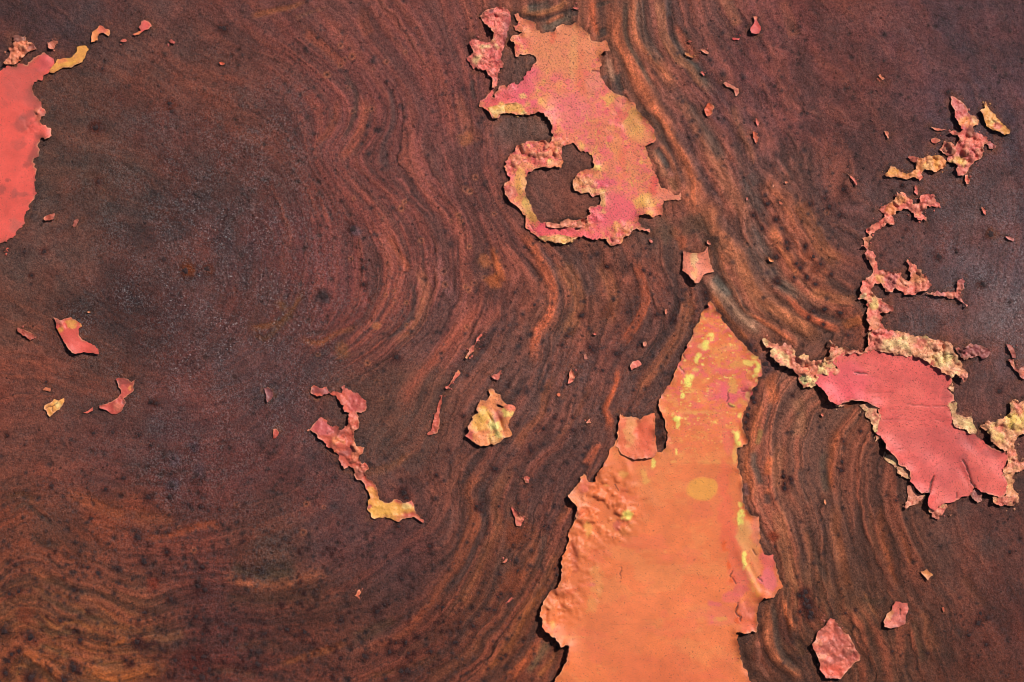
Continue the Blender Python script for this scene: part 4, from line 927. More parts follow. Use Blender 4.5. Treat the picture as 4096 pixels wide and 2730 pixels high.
main_zones = [Z('c','C3',880,1000,40,3.5), Z('r','C3',900,1250,90,5), Z('r','C3',1000,1350,110,6), Z('r','C3',900,1450,110,6), Z('r','D3',760,100,100,6), Z('r','D3',650,350,55,8),
  Z('r','D3',620,600,60,8), Z('r','D3',560,820,80,9), Z('r','D3',500,950,60,7), Z('r','D3',830,500,70,3.5), Z('r','D3',1050,180,40,12), Z('r','D3',1130,60,40,6), Z('c','D3',640,420,45,4), Z('c','D3',560,700,45,4),
  Z('c','D3',430,850,35,4), Z('e','D3',660,430,60,-7,1.45,.25), Z('e','D3',640,600,40,-6,1.2,.4), Z('e','D3',700,450,70,4,1.5,.4), Z('b','D3',1050,190,14,-9), Z('b','D3',1080,200,16,8),
  Z('b','D3',420,920,10,-9), Z('b','D3',900,725,8,-8), Z('b','D3',885,820,7,-8), Z('e','C3',1150,1080,60,5,1.3,.3), Z('b','C3',1180,1430,20,6), Z('b','C3',1110,1470,25,5),
  Z('e','F3',800,350,80,5,1.5,.35), Z('e','F3',850,1200,110,8,1.15,.22), Z('e','F3',950,1330,80,-6,1.1,.16), Z('e','F1',440,680,60,3.5,-1.0,.3), Z('e','F1',200,1200,40,4,-1.0,.35),
  Z('e','F1',1230,1000,40,5,-1.1,.4), Z('c','F1',1100,1350,25,4), Z('c','F1',1150,1100,30,3), Z('e','F2',560,600,50,5,1.2,.35), Z('b','C3',1590,620,20,5), Z('r','F4',750,350,60,4), Z('e','F4',950,150,50,5,1.4,.4),
  Z('e','C3',1060,830,45,4,1.5,.4), Z('r','C3',1050,820,25,6)]
main_spots = [SP('C3',1812,1245,60,(234,156,72),.95,47,.16),  # LEM spots put the sunlit yellow of the crinkle tops into the colour
  SP('F1',540,530,12,LEM,.8), SP('F1',465,630,12,LEM,.8,8), SP('F1',440,700,18,LEM,.9,15), SP('F1',372,825,8,LEM,.7), SP('F1',332,895,8,LEM,.9,16), SP('F1',540,580,8,LEM,.6), SP('F1',250,1150,14,LEM,.8,10), SP('F1',195,1240,14,LEM,1,26), SP('F1',240,1180,9,LEM,.7,16),
  SP('F1',300,1050,14,LEM,.5,7), SP('F1',110,1430,7,LEM,.8,12), SP('F1',250,1340,40,YEL,.6,6), SP('C3',1585,620,14,LEM,1,12), SP('C3',1590,670,7,LEM,.8,16), SP('C3',1560,575,12,LEM,.6,9), SP('C3',1635,415,6,LEM,.7,10),
  SP('C3',1578,915,4,LEM,.8,12), SP('C3',1700,560,90,YEL,.4,7), SP('C3',1560,1000,12,YEL,.7,8),
  SP('F1',900,1440,62,PINK,.85,30), SP('F1',650,1290,40,PINK,.5,22), SP('F1',720,1060,60,PINK,.45,14), SP('F1',1050,1240,28,PINK,.6,20), SP('F1',330,720,22,PINK,.35), SP('F1',600,1440,35,PINK,.4,20),
  SP('F1',870,1260,20,(232,158,84),.9,28), SP('F1',960,960,34,(232,158,84),.7,20), SP('F1',720,720,60,YEL,.45,12), SP('F1',1100,940,20,LEM,.7,10), SP('F1',1190,850,18,LEM,.6,8), SP('F1',1230,1030,12,LEM,.9,24), SP('F1',1190,1120,10,LEM,.6), SP('F1',1090,1430,10,LEM,.5,20),
  SP('F2',550,560,9,LEM,.9,26), SP('F2',590,640,8,LEM,.9,12), SP('F2',490,480,8,LEM,.8,8), SP('F2',600,230,8,LEM,.7,10), SP('F2',650,560,10,ORA,.9,26), SP('F2',520,860,9,YEL,.8,32), SP('F2',250,930,80,YEL,.35,8), SP('F2',60,190,60,YEL,.35,7), SP('F2',440,600,22,PINK,.35,40),
  SP('F2',330,300,16,(236,120,88),.5,60), SP('F2',350,1200,22,(236,112,76),.7,80), SP('F3',450,300,26,(234,108,72),.7,90), SP('F3',480,600,24,(234,108,72),.7,60), SP('F3',600,900,26,(236,104,82),.5,80),
  SP('F3',735,330,12,LEM,1,32), SP('F3',820,620,26,(234,160,96),.9,60), SP('F3',790,1100,9,LEM,.9,36), SP('F3',880,1250,12,YEL,.9,50), SP('F3',930,1400,12,YEL,.8,40), SP('F3',730,90,8,LEM,.7,10), SP('F3',960,980,22,(236,150,92),.8,50), SP('F3',1000,1250,20,(236,140,88),.8,50),
  SP('F3',1230,1100,30,(236,108,100),.8,50), SP('F3',1200,1420,30,(240,118,116),.9,40), SP('F3',1000,450,20,(238,140,118),.5,60), SP('F3',440,780,10,(232,98,44),.9,14), SP('F3',510,1150,8,(232,98,44),.9,20), SP('F3',580,1430,14,(232,100,46),.9,14), SP('F3',480,890,14,(232,100,50),.7,8),
  SP('F3',750,1400,30,(238,108,100),.5,44), SP('F4',650,50,34,(216,92,92),.6,20), SP('F4',500,180,30,(238,110,104),.6,24), SP('F4',780,380,34,(206,98,94),.45,34), SP('F4',250,280,26,(226,100,110),.6,10), SP('F4',300,400,80,(240,118,98),.4,44), SP('F4',330,530,26,(232,160,84),.7,10),
  SP('F4',190,560,14,PINK,.5), SP('F4',640,500,14,(230,100,50),.9,20), SP('F4',590,360,8,(232,110,50),.8,16), SP('F4',930,480,8,(220,120,60),.7,40), SP('F4',950,60,8,(226,140,66),.8,30), SP('F4',800,620,30,(236,112,78),.8,24),
  SP('D3',1060,160,16,(200,90,80),.6,22), SP('D3',830,690,9,(226,70,110),.8,6), SP('D3',660,440,18,(196,96,64),.6,60), SP('D3',870,650,24,(236,160,92),.6,60), SP('D3',830,870,22,(236,160,90),.6,30), SP('D3',470,1060,14,(240,180,96),.7,16), SP('D3',790,200,14,YEL,.7,30),
  SP('D3',1140,70,16,LEM,.6,16), SP('C3',1300,1130,16,YEL,.7,22), SP('C3',1100,1120,14,YEL,.6,20), SP('C3',1140,1480,26,LEM,.7,18), SP('C3',1370,1020,8,LEM,.8,18), SP('C3',700,1350,40,(236,150,104),.7,40), SP('C3',750,1230,26,(236,120,96),.8,40), SP('C3',1600,240,10,(238,112,70),.8,30), SP('D3',700,1160,60,(236,150,84),.6,5),
  SP('D3',1500,1600,300,(228,112,72),.55,120), SP('D3',900,1100,160,(236,128,84),.3)]
crk = [(2.0, 3, T('D3', [(1080,530),(1090,560),(1075,600),(1078,640),(1070,690)])), (3, 5, T('F4', [(622,260),(620,330),(600,400),(620,450),(680,490),(660,550)])), (2.6, 4, T('F3', [(580,1265),(530,1360),(590,1420),(650,1500)])),
  (2.6, 4, T('F3', [(1095,1355),(1060,1395),(1115,1465)])), (2.2, 4, T('F3', [(945,885),(975,950),(1015,990)])), (3, 4, T('F1', [(790,1390),(780,1440),(795,1480),(775,1530)])), (2.2, 4, T('F1', [(985,1320),(985,1355),(1060,1362)])),
  (2.2, 3, T('C3', [(1035,1200),(1060,1260)])), (2.4, 4, T('F1', [(60,990),(100,1050),(140,1090)])), (2.2, 4, T('F1', [(130,830),(180,880)])), (3, 4, T('F2', [(430,60),(450,100),(500,100)]))]
for t, a, b, yy in (('D3',750,1250,262),('D3',700,1180,145),('D3',880,1040,1350),('D3',1000,1400,1050),('D3',870,1040,905),('D3',1170,1450,780),('D3',1700,2050,1050),('C3',1600,2100,1020)):
    crk.append((1.3, .45, T(t, [(a, yy), ((a + b) / 2, yy - 8), (b, yy - 4)])))
patch('paint_skin', right + [(3040,3200),(2080,3200)] + left, z0=3.0, step=5.2, col=ORA, zones=main_zones, spots=main_spots, cracks=crk,
      blotch=[((240,146,86), 120, .2, .45, 1.8), ((238,112,80), 110, .35, .35, 1.8), (YEL, 60, .85, .45, 3.0), ((240,104,108), 22, .15, .6, 2.0, 1700), (LEM, 18, .62, .8, 2.4, 1760), ((240,160,84), 30, .3, .6, 1.6, 1800)], relief=.8, rscale=130, edge=7, ew=16, jag=3.6, specks=.55,
      lifts=[S_('D3',400,1120)+(75,26), S_('D3',590,1300)+(60,20), S_('D3',540,1480)+(80,22), S_('D3',370,900)+(70,10), S_('D3',560,500)+(60,8), S_('C3',640,1320)+(40,14), S_('C3',900,1080)+(70,8), S_('F4',1050,150)+(22,14), S_('F4',760,740)+(22,9), S_('C3',690,1420)+(40,12)], parent=P7)
patch('torn_flap', T('C3', [(1072,572),(1100,603),(1150,598),(1210,610),(1250,630),(1300,596),(1350,574),(1386,568),(1380,640),(1376,720),(1392,800),(1402,890),(1392,940),(1360,968),(1280,976),(1200,984),(1150,960),(1080,930),(1045,870),(1058,780),(1060,700),(1070,620)]),
      z0=9, col=(236,122,82), relief=2.5, rscale=50, zones=[Z('e','C3',1230,700,60,-4,1.5,.25), Z('r','C3',1080,850,22,5)], spots=[SP('C3',1170,700,22,(240,168,104),.7,70), SP('C3',1300,800,30,(238,104,74),.6,60)], edge=5, ew=12, specks=.45,
      lifts=[S_('C3',1300,940)+(50,7), S_('C3',1390,760)+(40,8), S_('C3',1290,600)+(30,9)], parent=P7, label='squarish torn flap of paint beside the dark slot')

# ---- the upper centre patch with its ring
A3L = [(-60,880),(0,778),(50,762),(62,788),(85,770),(130,740),(150,758),(200,720),(212,690),(242,655),(270,642),(300,590),(335,550),(328,508),(270,490),(200,494),(150,512),(138,480),(122,430),(136,412),(125,385),(98,368),(120,330),(160,312),(200,290),(130,265),(118,235),(150,225),(170,192),(140,170),(128,130),(160,118),(210,180),(250,178),(315,212),(330,260),(380,300),(430,290),(485,282),(500,262),(495,240),(560,225),(620,232),(680,210),(720,240),(750,282),(800,318),(830,370),(890,382),(950,365),(965,420),(985,462),(940,470),(895,488),(900,530),(912,580),(898,640),(900,690),(940,740),(975,800),(1050,842),(1110,860),(1150,908),(1200,930),(1240,1000),(1290,1060),(1350,1118),(1380,1190),(1405,1265),(1350,1280),(1330,1305),(1300,1310),(1312,1360),(1340,1430),(1365,1500),(1390,1568)]
B3L = [(1402,20),(1430,100),(1480,128),(1550,168),(1602,188),(1615,160),(1622,232),(1560,225),(1500,222),(1463,232),(1455,300),(1450,362),(1400,362),(1340,372),(1290,358),(1245,368),(1238,410),(1255,462),(1330,488),(1345,515),(1280,492),(1220,480),(1160,512),(1150,550),(1100,572),(1082,610),(1040,618),(1000,635),(968,612),(955,575),(900,577),(830,585),(770,548),(700,560),(650,600),(580,625),(500,612),(400,592),(340,572),(300,540),(260,500),(235,470),(235,420),(222,370),(170,310),(150,272),(100,252),(60,200),(35,150),(22,110),(60,82),(92,62),(95,10)]
A3R = [(80,1568),(30,1500),(50,1450),(90,1400),(130,1358),(150,1320),(200,1302),(260,1280),(330,1272),(390,1270),(440,1280),(460,1262),(475,1220),(470,1170),(450,1100),(430,1060),(390,1028),(350,1010),(310,1025),(260,1020),(210,1037),(150,1030),(100,1018),(50,1015),(0,1035),(-42,1065),(-80,1042),(-120,990),(-160,968),(-190,962),(-172,912),(-130,880),(-92,832),(-60,800)]
hole = T('A3', [(250,1560),(285,1535),(320,1510),(400,1490),(450,1498),(510,1515),(548,1510),(562,1470),(550,1400),(560,1335),(600,1292),(660,1290),(690,1320),(720,1352),(780,1360),(820,1392),(832,1440),(842,1500),(800,1530),(740,1535),(700,1552),(680,1568)]) + \
    T('B3', [(655,55),(648,110),(665,155),(720,157),(790,155),(830,187),(900,180),(906,215),(895,262),(850,290),(800,288),(788,312),(815,340),(790,380),(780,402),(730,400),(660,412),(590,405),(545,430),(530,452),(490,440),(430,433),(400,437),(358,430),(330,370),(300,310),(265,262),(240,210),(225,150),(230,90),(235,30)])
P5 = root('paint_patch', 2450, 500, 'tall orange and pink patch whose foot curls into a ring around bare rust', 'paint patch')
p5s = [SP('A3',560,400,150,(236,144,96),.8,110), SP('A3',470,330,12,(236,104,72),.6,26), SP('A3',660,520,16,(240,168,104),.5,110), SP('A3',720,700,26,(236,120,82),.5,90), SP('A3',80,880,80,(238,98,98),.9,40), SP('A3',230,760,60,(238,100,112),.8,66), SP('A3',290,930,40,(238,104,116),.8,36),
  SP('A3',100,970,60,YEL,.95,24), SP('A3',400,930,24,YEL,.8,22), SP('A3',470,980,26,YEL,.6,10), SP('A3',200,865,16,LEM,.6,9), SP('A3',560,1000,90,(238,112,118),.55,60), SP('A3',1000,880,30,YEL,.7,20), SP('A3',1090,960,26,YEL,.5,16), SP('A3',1170,1090,36,(238,176,98),.7,44), SP('A3',1260,1170,26,YEL,.5,30), SP('A3',1300,1240,40,(238,156,96),.7,24), SP('A3',1080,1040,20,(236,88,92),.6), SP('A3',1080,920,24,(240,110,120),.5),
  SP('A3',840,720,36,(238,140,114),.7,40), SP('A3',1050,1300,18,(236,144,84),.6,60), SP('A3',1100,1450,18,(236,116,80),.6,60), SP('A3',730,1310,14,YEL,.8,12), SP('A3',870,1510,22,LEM,.6,16), SP('A3',380,1440,60,(240,100,96),.8,14), SP('A3',420,1090,6,CRU,.5), SP('A3',190,1530,20,YEL,.8,22), SP('A3',450,1450,10,LEM,.8,16), SP('A3',510,1480,24,(240,150,100),.8,16),
  SP('B3',185,120,22,YEL,.8,60), SP('B3',240,250,22,LEM,.6,40), SP('B3',300,380,26,(238,170,90),.9,26), SP('B3',380,480,50,(240,92,100),.9,26), SP('B3',600,515,90,(240,92,98),.9,18), SP('B3',850,540,70,(240,94,98),.9,22), SP('B3',1000,330,80,(240,96,112),.75,50), SP('B3',900,80,56,(240,96,116),.8,24), SP('B3',960,200,40,(240,130,110),.4), SP('B3',480,580,60,YEL,.6,14), SP('B3',600,590,30,LEM,.5,12),
  SP('B3',1290,250,26,LEM,.6,24), SP('B3',1290,240,40,YEL,.8,30), SP('B3',1060,460,20,YEL,.8,24), SP('B3',1330,340,24,YEL,.6,10), SP('B3',1380,80,20,(240,96,84),.7,40), SP('B3',740,70,60,(240,160,104),.9,26), SP('B3',800,140,60,(240,184,110),.8,12), SP('B3',920,230,12,(240,184,110),.8,40), SP('B3',630,440,50,(238,140,112),.8,12), SP('B3',1530,200,50,(240,140,112),.6,20), SP('B3',100,150,24,(196,96,84),.6,24), SP('B3',1450,20,14,(240,110,90),.6)]
p5z = [Z('c','A3',330,1360,70,8), Z('c','A3',200,1380,50,8), Z('c','A3',450,1320,45,8), Z('c','A3',90,1500,34,7), Z('c','A3',540,1300,34,6), Z('c','B3',70,150,30,7), Z('c','B3',800,390,36,9), Z('c','B3',700,430,50,5), Z('c','B3',560,440,40,5), Z('c','B3',1110,560,40,8), Z('c','B3',1020,600,30,7), Z('c','B3',850,150,50,6), Z('c','B3',720,80,34,6), Z('c','B3',700,20,30,6),
  Z('e','B3',190,100,60,7,1.5,.35), Z('e','B3',290,350,50,7,1.1,.4), Z('e','A3',100,970,50,5,.1,.4), Z('r','B3',1060,480,30,8), Z('b','B3',1300,260,22,7), Z('b','A3',870,1510,14,7), Z('r','A3',180,280,60,5), Z('r','A3',1100,1100,90,3), Z('e','A3',1250,1130,80,3,.9,.4), Z('e','B3',520,590,60,6,.05,.3), Z('c','A3',100,380,24,5), Z('c','A3',60,800,34,4), Z('b','B3',1330,350,16,6),
  Z('e','B3',930,230,34,5,1.5,.4), Z('r','B3',1430,120,40,4)]
patch('paint_skin', T('A3', A3L) + T('B3', B3L) + T('A3', A3R), holes=[hole], wear=.3, z0=3, step=4.8, col=(237,130,96), spots=p5s, zones=p5z,
      blotch=[((240,104,114), 26, .15, .55), ((240,154,92), 30, .2, .6), (YEL, 20, .62, .8), ((238,92,100), 20, .6, .6)], relief=1.2, rscale=90, edge=6, ew=12, jag=4.0, specks=1.0,
      cracks=[(2.4, 4, T('A3', [(820,634),(860,636),(890,642)])), (2.2, 3, T('A3', [(130,920),(160,932),(195,930)])), (2.0, 3, T('B3', [(270,450),(330,520),(370,560)])), (2, 3, T('B3', [(420,470),(520,480),(640,470),(720,485)])), (2, 3, T('B3', [(735,55),(760,80),(800,90)]))],
      lifts=[S_('A3',390,1020)+(50,15), S_('A3',470,1130)+(34,12), S_('A3',950,470)+(30,16), S_('A3',120,380)+(24,9), S_('B3',1300,365)+(30,13), S_('B3',60,220)+(30,9), S_('B3',840,585)+(30,7), S_('A3',840,1500)+(30,9), S_('B3',660,140)+(30,8), S_('A3',-60,1040)+(40,8), S_('A3',490,270)+(12,8), S_('A3',420,1495)+(30,8)], parent=P5)
patch('curled_rim', T('A3', [(-120,985),(-60,960),(0,950),(60,930),(120,925),(190,945),(210,980),(240,1020),(200,1035),(150,1028),(100,1015),(50,1012),(0,1030),(-40,1055),(-80,1035)]), z0=7, step=4, col=YEL, blotch=[(HYE, 40, .3, .7), ((238,140,90), 50, .4, .6)], relief=5, rscale=36, crumb=4, edge=3, ew=8, jag=3, parent=P5, label='yellow rim under the pink paint')
patch('curled_rim', T('B3', [(340,555),(400,548),(440,560),(520,545),(590,545),(640,565),(690,560),(650,598),(580,620),(500,608),(400,588),(350,575)]), z0=7, step=4, col=(238,176,112), blotch=[(HYE, 40, .3, .6), (SAL, 34, .5, .6)], relief=5, rscale=30, crumb=5, edge=2, ew=8, jag=2.5, parent=P5, label='pale crumbled rim at the foot of the ring')
patch('curled_rim', T('B3', [(415,435),(440,425),(500,440),(530,450),(545,428),(590,408),(660,412),(720,408),(745,440),(740,470),(690,478),(600,470),(520,478),(460,480),(420,465)]), z0=7, step=4, col=(236,140,112), blotch=[(HYE, 40, .6, .5)], relief=4, rscale=30, crumb=7, cscale=26, edge=2, ew=8, jag=2.5, parent=P5, label='lumpy salmon rim inside the ring')
patch('paint_patch', T('A2', [(2065,150),(2108,112),(2160,80),(2240,70),(2290,80),(2335,112),(2330,200),(2310,280),(2292,350),(2275,430),(2250,475),(2248,540),(2276,572),(2262,612),(2238,614),(2232,660),(2220,720),(2215,775),(2175,790),(2170,740),(2160,690),(2135,680),(2110,640),(2080,635),(2030,612),(1995,628),(1985,600),(1955,550),(1970,520),(1995,480),(1985,430),(1955,375),(1985,365),(2000,340),(2030,365),(2090,378),(2140,372),(2180,350),(2190,290),(2150,260),(2110,210)]),
      z0=4, step=4, col=(236,118,104), zones=[Z('e','A2',2120,420,30,7,-.1,.5), Z('b','A2',2050,530,22,7)], spots=[SP('A2',2130,420,30,HYE,.8,13), SP('A2',2040,530,26,HYE,.8,24), SP('A2',2180,500,22,(204,78,84),.8,30), SP('A2',2300,300,16,(150,78,78),.6,60), SP('A2',2160,100,12,(110,80,82),.8,8), SP('A2',2200,190,40,(240,116,106),.5)],
      blotch=[(YEL, 50, .55, .6), (DIM, 30, .55, .6)], relief=4, rscale=36, crumb=6, cscale=17, edge=3, ew=9, jag=3.5, specks=1.0, lifts=[S_('A2',2140,250)+(26,9), S_('A2',1990,400)+(30,7), S_('A2',2090,640)+(30,8)],
      label='crumbling pink and yellow patch left of the top of the ring-ended patch', cat='paint patch')
patch('paint_flake', T('B3', [(1640,690),(1690,700),(1770,702),(1825,686),(1858,645),(1866,690),(1876,750),(1886,800),(1914,868),(1855,880),(1820,902),(1800,940),(1780,970),(1740,965),(1710,935),(1690,900),(1660,880),(1630,860),(1635,800),(1640,750)]),
      z0=8, step=4, col=(236,134,102), spots=[SP('B3',1740,740,14,HYE,.6,40), SP('B3',1745,900,14,YEL,.7,30)], zones=[Z('e','B3',1740,830,60,3,1.5,.3)], relief=1.2, edge=4, ew=10, jag=1.6, specks=.95,
      lifts=[S_('B3',1690,900)+(40,11), S_('B3',1740,960)+(30,7)], label='star-shaped salmon flake bridging the gap between the two tall centre patches', cat='paint flake')

# ---- the red patch at the right with its crumbled rims
P8 = root('paint_patch', 3600, 1700, 'big smooth red patch with crumbled yellow rims, lower right', 'paint patch')
skin = T('C4', [(515,92),(560,50),(640,20),(800,10),(900,-12),(1000,10),(1060,32),(1130,48),(1240,42),(1330,74),(1400,100),(1450,145),(1530,205),(1585,245),(1590,295),(1560,350),(1600,400),(1612,450),(1558,482),(1580,560),(1600,658),(1700,730),(1780,752),(1850,800),(1930,868),(2010,900),(2080,922),(2085,1000),(2060,1080),(2070,1180),(2075,1290),(2020,1310),(1950,1302),(1850,1265),(1785,1225),(1775,1258),(1740,1308),(1680,1320),(1640,1342),(1600,1362),(1530,1368),(1470,1400),(1440,1440),(1400,1420),(1365,1388),(1370,1330),(1385,1275),(1310,1288),(1270,1230),(1210,1178),(1225,1140),(1215,1100),(1170,1050),(1105,1025),(1085,960),(1040,920),(1000,875),(962,800),(952,770),(905,745),(940,680),(952,600),(925,535),(945,525),(850,482),(780,458),(690,448),(640,475),(560,495),(500,465),(480,430),(460,390),(410,330),(362,300),(375,220),(440,212),(555,182),(580,172),(530,130)])
cr8 = [(2.6, 4, T('C4', [(718,198),(760,205),(840,214)])), (2.0, 1.8, T('C4', [(1180,492),(1350,498),(1550,504)])), (1.6, .9, T('C4', [(840,370),(1000,382),(1100,388)])), (1.5, .9, T('C4', [(860,425),(1050,432),(1300,440)])), (1.6, .9, T('C4', [(950,525),(1080,532),(1400,548)])),
  (1.5, .9, T('C4', [(950,575),(1180,578)])), (1.6, .9, T('C4', [(940,625),(1150,630),(1580,636)])), (1.5, .9, T('C4', [(1080,895),(1190,892)])), (4.5, 6, T('C4', [(1425,1130),(1400,1190),(1380,1270)])), (1.5, .9, T('C4', [(1000,270),(990,300)])),
  (3.4, 5, T('C4', [(1690,985),(1730,1080),(1765,1190),(1800,1235)])), (3, 4, T('C4', [(1630,1270),(1640,1320)]))]
patch('paint_skin', skin, z0=8, step=5.2, col=(236,102,92), relief=2.0, rscale=170, specks=.8, edge=4, ew=14, jag=3, cracks=cr8,
      spots=[SP('C4',640,300,130,(240,100,106),.7,60), SP('C4',650,420,60,(240,92,98),.7,40), SP('C4',1500,850,150,(208,98,92),.45,60), SP('C4',1750,800,40,(176,84,80),.5,30), SP('C4',1980,930,50,(170,80,76),.45,20), SP('C4',1560,1130,90,(206,96,90),.4), SP('C4',1540,420,16,(190,84,78),.7,40), SP('C4',1350,110,30,(196,90,84),.5,10), SP('C4',1900,1200,80,(238,112,96),.6), SP('C4',1690,970,20,(180,84,80),.6,14)],
      blotch=[((206,88,80), 22, .0, .42), ((242,116,100), 110, .2, .5), ((190,84,78), 60, .75, .4)], zones=[Z('e','C4',1500,950,110,-6,.5,.5), Z('e','C4',1900,1130,110,12,.7,.6), Z('e','C4',1720,1150,60,-6,1.1,.3), Z('e','C4',1750,830,60,-4,.9,.4), Z('b','C4',1560,600,20,3)],
      lifts=[S_('C4',440,400)+(60,17), S_('C4',510,470)+(50,15), S_('C4',720,455)+(40,10), S_('C4',880,490)+(36,9), S_('C4',1000,880)+(46,15), S_('C4',1050,940)+(40,12), S_('C4',1370,1370)+(50,16), S_('C4',1270,1250)+(30,9), S_('C4',1200,1100)+(30,7), S_('C4',1900,1290)+(50,8)], parent=P8)
def crust(t, pts, label=None, **k):
    a = dict(z0=3.5, step=4, col=CRU, blotch=[(HYE, 40, .15, .75), (SAL, 34, .35, .7)], relief=5, rscale=34, crumb=5, cscale=22, edge=3, ew=8, jag=5, specks=.9, parent=P8)  # HYE blotches paint cream sun highlights onto the crust
    a.update(k)
    return patch('crust', T(t, pts), label=label, **a)
crust('F1', [(1302,592),(1360,606),(1440,650),(1480,680),(1560,690),(1620,648),(1700,700),(1790,780),(1802,830),(1850,842),(1900,805),(1960,840),(2020,900),(2110,888),(2180,905),(2240,940),(2330,900),(2370,850),(2400,830),(2420,930),(2400,1000),(2460,1060),(2380,1110),(2250,1120),(2150,1130),(2110,1200),(2100,1280),(2060,1268),(2030,1300),(1960,1288),(1920,1312),(1900,1290),(1870,1220),(1850,1140),(1800,1080),(1750,1022),(1700,1008),(1640,960),(1572,965),(1530,930),(1470,880),(1415,822),(1450,718),(1380,710),(1340,690)],
      'ragged arm of crust reaching up and left', z0=8, col=(238,140,108), spots=[SP('F1',1460,770,12,HYE,.8,18), SP('F1',1960,1190,22,(250,240,160),.9,18), SP('F1',1700,780,16,(220,80,78),.6,14), SP('F1',2200,1060,18,HYE,.9,12), SP('F1',1940,860,10,HYE,.8), SP('F1',1900,1080,40,(222,104,80),.6,10)],
      crumb=2, zones=[Z('c','F1',1950,930,60,9), Z('c','F1',2050,1100,50,7), Z('c','F1',1750,850,40,3), Z('b','F1',1960,1190,16,8), Z('b','F1',1460,780,14,5)], lifts=[S_('F1',1420,830)+(40,12), S_('F1',1520,940)+(34,10), S_('F1',1740,1030)+(30,8), S_('F1',1640,960)+(30,8)])
crust('C4', [(490,-85),(540,-40),(600,-8),(700,0),(760,-10),(800,15),(850,-40),(838,-80),(845,-130),(870,-170),(900,-175),(960,-200),(1000,-180),(1080,-150),(1130,-160),(1200,-140),(1280,-120),(1340,-138),(1400,-100),(1480,-88),(1540,-68),(1580,-28),(1640,70),(1680,120),(1692,180),(1720,212),(1700,275),(1650,250),(1620,215),(1592,240),(1530,222),(1450,160),(1390,112),(1330,82),(1240,50),(1130,60),(1060,42),(1000,20),(900,0),(800,22),(640,40),(560,72),(515,100),(440,110),(432,92),(480,58),(492,0)],
      'wide lumpy crust along the top edge', z0=10, crumb=9, cscale=24, col=(238,168,124), spots=[SP('C4',1070,-60,70,(250,224,150),.7,26), SP('C4',1540,60,30,(252,236,160),.9,30), SP('C4',1480,100,30,(250,214,140),.7,24), SP('C4',960,-150,34,(236,110,100),.9,20), SP('C4',900,-60,40,(236,112,100),.8,30), SP('C4',1440,-60,40,(240,150,116),.6,16), SP('C4',1310,-60,24,(238,120,100),.7,20), SP('C4',640,20,60,(236,132,108),.8,10), SP('C4',1680,240,22,(232,128,112),.8,16)],
      zones=[Z('b','C4',1540,70,30,12), Z('b','C4',1470,120,24,8), Z('e','C4',1515,80,22,-9,1.5,.3), Z('e','C4',1100,-60,60,9,.5,.4), Z('b','C4',960,-130,26,9), Z('b','C4',1330,40,20,7)], lifts=[S_('C4',1660,240)+(24,8)])
crust('C4', [(1558,345),(1590,300),(1612,340),(1606,378),(1570,368)], z0=9)
crust('C4', [(1560,485),(1622,458),(1634,490),(1622,530),(1650,575),(1690,602),(1740,608),(1790,660),(1812,720),(1780,752),(1700,722),(1640,692),(1600,652),(1582,560)], 'pale yellow strip on the right edge', z0=9, crumb=2, col=(242,190,132))
crust('C4', [(1832,692),(1890,668),(1892,640),(1960,652),(2060,612),(2092,570),(2120,520),(2118,450),(2150,440),(2180,485),(2240,468),(2400,480),(2400,760),(2240,762),(2190,768),(2150,820),(2150,880),(2170,960),(2190,1000),(2240,990),(2310,1000),(2305,1062),(2240,1068),(2190,1105),(2150,1090),(2140,1150),(2150,1230),(2192,1290),(2180,1352),(2130,1392),(2060,1388),(2000,1390),(1962,1362),(1945,1312),(2060,1302),(2078,1285),(2062,1180),(2060,1080),(2088,1000),(2082,905),(2000,870),(1960,830),(1915,780),(1905,720)],
      'knobbly crust on the far right', z0=7, crumb=9, cscale=26, col=(238,162,116), spots=[SP('C4',2160,640,44,(246,206,110),.9,44), SP('C4',1970,760,30,(248,214,130),.9,30), SP('C4',2170,520,34,(236,120,104),.8,24), SP('C4',2110,1180,16,(240,170,110),.8,36), SP('C4',2090,1340,50,(226,112,96),.7,20), SP('C4',2160,1020,40,(232,128,104),.7,20), SP('C4',1950,840,30,(206,104,92),.5,16)], zones=[Z('b','C4',2160,640,36,10), Z('b','C4',1960,760,26,8)])
crust('C4', [(758,490),(800,486),(850,482),(900,500),(940,520),(930,545),(948,590),(945,650),(908,735),(890,715),(870,680),(852,632),(822,592),(828,550),(785,530)], 'pale wedge of crust below the left edge', z0=2, crumb=4, edge=1)
crust('C4', [(900,765),(955,775),(930,800),(908,822)], z0=2, crumb=2, edge=1)
crust('C4', [(975,948),(1010,942),(1045,945),(1078,962),(1092,1010),(1098,1048),(1040,1002),(985,972)], z0=2, crumb=3, edge=1)
crust('C4', [(1100,1052),(1150,1040),(1190,1068),(1228,1110),(1234,1150),(1222,1168),(1190,1148),(1130,1142),(1102,1095)], z0=2, crumb=4, edge=1)
crust('C4', [(1205,1205),(1250,1225),(1275,1280),(1300,1302),(1350,1282),(1352,1310),(1312,1350),(1288,1385),(1240,1385),(1180,1415),(1162,1390),(1190,1300)], z0=2, crumb=5, edge=1, col=(238,150,118))
crust('C4', [(1380,1425),(1450,1400),(1490,1388),(1555,1372),(1530,1412),(1500,1460),(1472,1480),(1470,1505),(1440,1515),(1420,1480)], z0=2, crumb=7, edge=1, col=(234,128,108))
crust('C4', [(545,495),(590,488),(640,462),(672,452),(640,490),(602,520),(575,514)], z0=3, crumb=2, edge=1)
crust('C4', [(1750,1272),(1800,1250),(1850,1292),(1862,1345),(1820,1372),(1780,1330)], z0=2, crumb=6, edge=1, col=(160,98,90), blotch=[])

